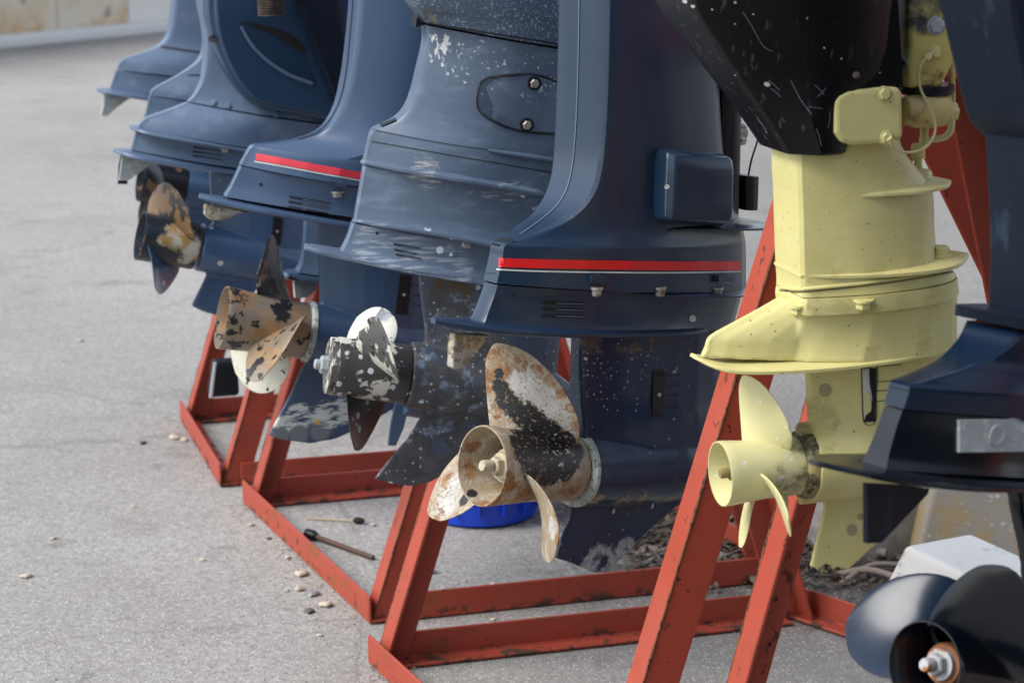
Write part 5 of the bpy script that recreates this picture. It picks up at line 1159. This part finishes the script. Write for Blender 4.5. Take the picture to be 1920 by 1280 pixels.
# dead leaves and sticks piled on the right
mlv = mat('dry brown leaves', (.085, .062, .045), .85, var=.45, layers=[dict(sc=9, kind='noise', lo=.52, hi=.6, col=(.20, .175, .145), seed=4), dict(sc=12, kind='noise', lo=.62, hi=.66, col=(.30, .12, .03), seed=7)])
q = MB()
def leaf(p, s_, lift):
    a = random.random()*6.28; e1 = Vector((math.cos(a), math.sin(a), random.uniform(-.3, .5)))*s_; e2 = Vector((-math.sin(a), math.cos(a), random.uniform(-.3, .3)))*s_*.4
    q.add([p-e1+Z*lift, p+e2+Z*(lift+s_*.2), p+e1+Z*(lift+s_*.2), p-e2+Z*lift], [(0, 1, 2, 3)])
for k in range(5200):
    px = random.uniform(1180, 1760); py = random.triangular(930, 1120, 1010)
    if random.random() < .25: px = random.uniform(1250, 1560); py = random.uniform(880, 1010)
    p = ground(px, py); leaf(p, random.uniform(.004, .018), .006+random.random()*.018)
setting(q.out('leaf_litter', mlv, None, 0), 'stuff')
for k, (a, b, r_) in enumerate((((1560, 1085), (1700, 1112), .007), ((1540, 1060), (1660, 1062), .010), ((1575, 1100), (1690, 1080), .006), ((1210, 990), (1262, 962), .006))):
    p0 = ground(*a)+Z*r_; p1 = ground(*b)+Z*(r_+.02); mm = (p0+p1)/2+Vector((0, .02, .012))
    tag(build('stick', *tube([p0, mm, p1], [r_]*9, 8, 4), mat('weathered grey wood', (.26, .22, .18), .9, var=.2, bump=2) if k == 0 else bpy.data.materials['weathered grey wood'], None, 50, origin=p0), ['long grey stick lying lowest in the leaves below the yellow skeg', 'thick grey stick nearest under the yellow skeg', 'thin grey stick crossing the long one in the leaves', 'short stick lying left of the front rack leg'][k], 'stick', 'grey sticks in the leaf litter')
# socket bar, fitting, brush-like seed head, foil
p0 = ground(586, 1012)+Z*.011; p1 = ground(700, 1050)+Z*.006
t = thing('socket_wrench', 'rusty extension bar with black socket lying inside the rack', 'wrench', tuple(ground(586, 1012)))
build('bar', *tube([p0, p1], .0055, 12), mat('rusty bar', (.085, .045, .03), .7, var=.2, bump=1), t, 50)
build('socket', *lathe(p0-(p1-p0).normalized()*.018, (p1-p0), [(0, .005), (0, .0115), (.02, .0125), (.03, .009), (.034, .006)], 20), M['dark_plastic'], t, 40)
p0 = ground(786, 1070)+Z*.010; p1 = ground(822, 1078)+Z*.009
t = thing('pipe_fitting', 'small black pipe fitting with rusty threaded end lying on the concrete', 'fitting', tuple(ground(790, 1070)))
build('sleeve', *lathe(p0, p1-p0, [(0, .004), (0, .0115), (.008, .0118), (.009, .010), (.018, .010)], 20), mat('grey black rubber', (.03, .034, .04), .6), t, 40)
build('thread', *lathe(p0+(p1-p0).normalized()*.017, p1-p0, [(0, .006), (0, .0085), (.003, .007), (.006, .0088), (.009, .007), (.012, .0088), (.016, .0085), (.018, .004)], 16), M['rust_weld'], t, 30)
p0 = ground(575, 974)+Z*.003; p1 = ground(676, 981)+Z*.006
t = thing('seed_stalk', 'thin dry stalk with a dark seed head lying on the concrete behind the rack', 'stalk', tuple(ground(640, 978)))
build('stalk', *tube([p0, p1], .002, 6), mat('straw', (.45, .36, .22), .8), t, 50)
build('seed_head', *lathe(ground(662, 981)+Z*.008, p1-p0, [(0, .002), (.004, .007), (.012, .0085), (.022, .006), (.028, .002)], 14), mat('dark seed head', (.035, .02, .012), .9, bump=3), t, 50)
t = pebble(588, 1115, .014, mat('crumpled foil', (.35, .36, .38), .35, metal=.5, var=.3, bump=2), 'crumpled piece of grey foil lying among the pebbles', .35, 'foil_scrap', 'foil', None)
# pale pipe on the ground behind the yellow outboard and orange object far behind
p0 = ground(1715, 285)+Z*.04; p1 = ground(1800, 318)+Z*.04
tag(build('pipe', *tube([p0+(p0-p1)*2, p1+(p1-p0)*3], .035, 14), M['white_paint'], None, 50, origin=p0), 'blurred white pipe lying on the ground behind the yellow outboard', 'pipe')
p0 = ground(1683, 30)
tag(build('traffic_cone', *lathe(p0, Z, [(0, .17), (.03, .17), (.031, .13), (.5, .03), (.5, .0)], 24), mat('orange plastic', (.75, .16, .02), .5), None, 40, origin=p0), 'blurred orange cone far behind the yellow outboard', 'cone')

# ================================================================ unseen dark shed added behind the viewer for the glossy sides to reflect
c = Vector((7.0, -9.0, 0))
t = thing('added_shed', 'unseen dark shed added behind the camera for the glossy motor sides to reflect', 'shed', tuple(c))
mg = mat('dark green sheet wall', (.035, .045, .04), .7, var=.15); ax = Vector((.93, .36, 0)).normalized()
build('wall', *box(c+Z*2.6, 26, 6, 5.2, ax), mg, t, 0)
ay = Z.cross(ax); V = [c+ax*(i*13.3)+ay*(j*3.3)+Z*5.2 for i in (-1, 1) for j in (-1, 1)]+[c+ax*(i*13.3)+Z*6.6 for i in (-1, 1)]
build('roof', V, [(0, 2, 5, 4), (1, 4, 5, 3), (0, 4, 1), (2, 3, 5), (0, 1, 3, 2)], mat('grey roof sheet', (.12, .12, .12), .7), t, 0)
for k in (-8, 0, 8): build('door', *box(c+ax*k+ay*3.05+Z*1.9, 4, .08, 3.8, ax), mat('shed door', (.06, .05, .045), .7) if k == -8 else bpy.data.materials['shed door'], t, 0)
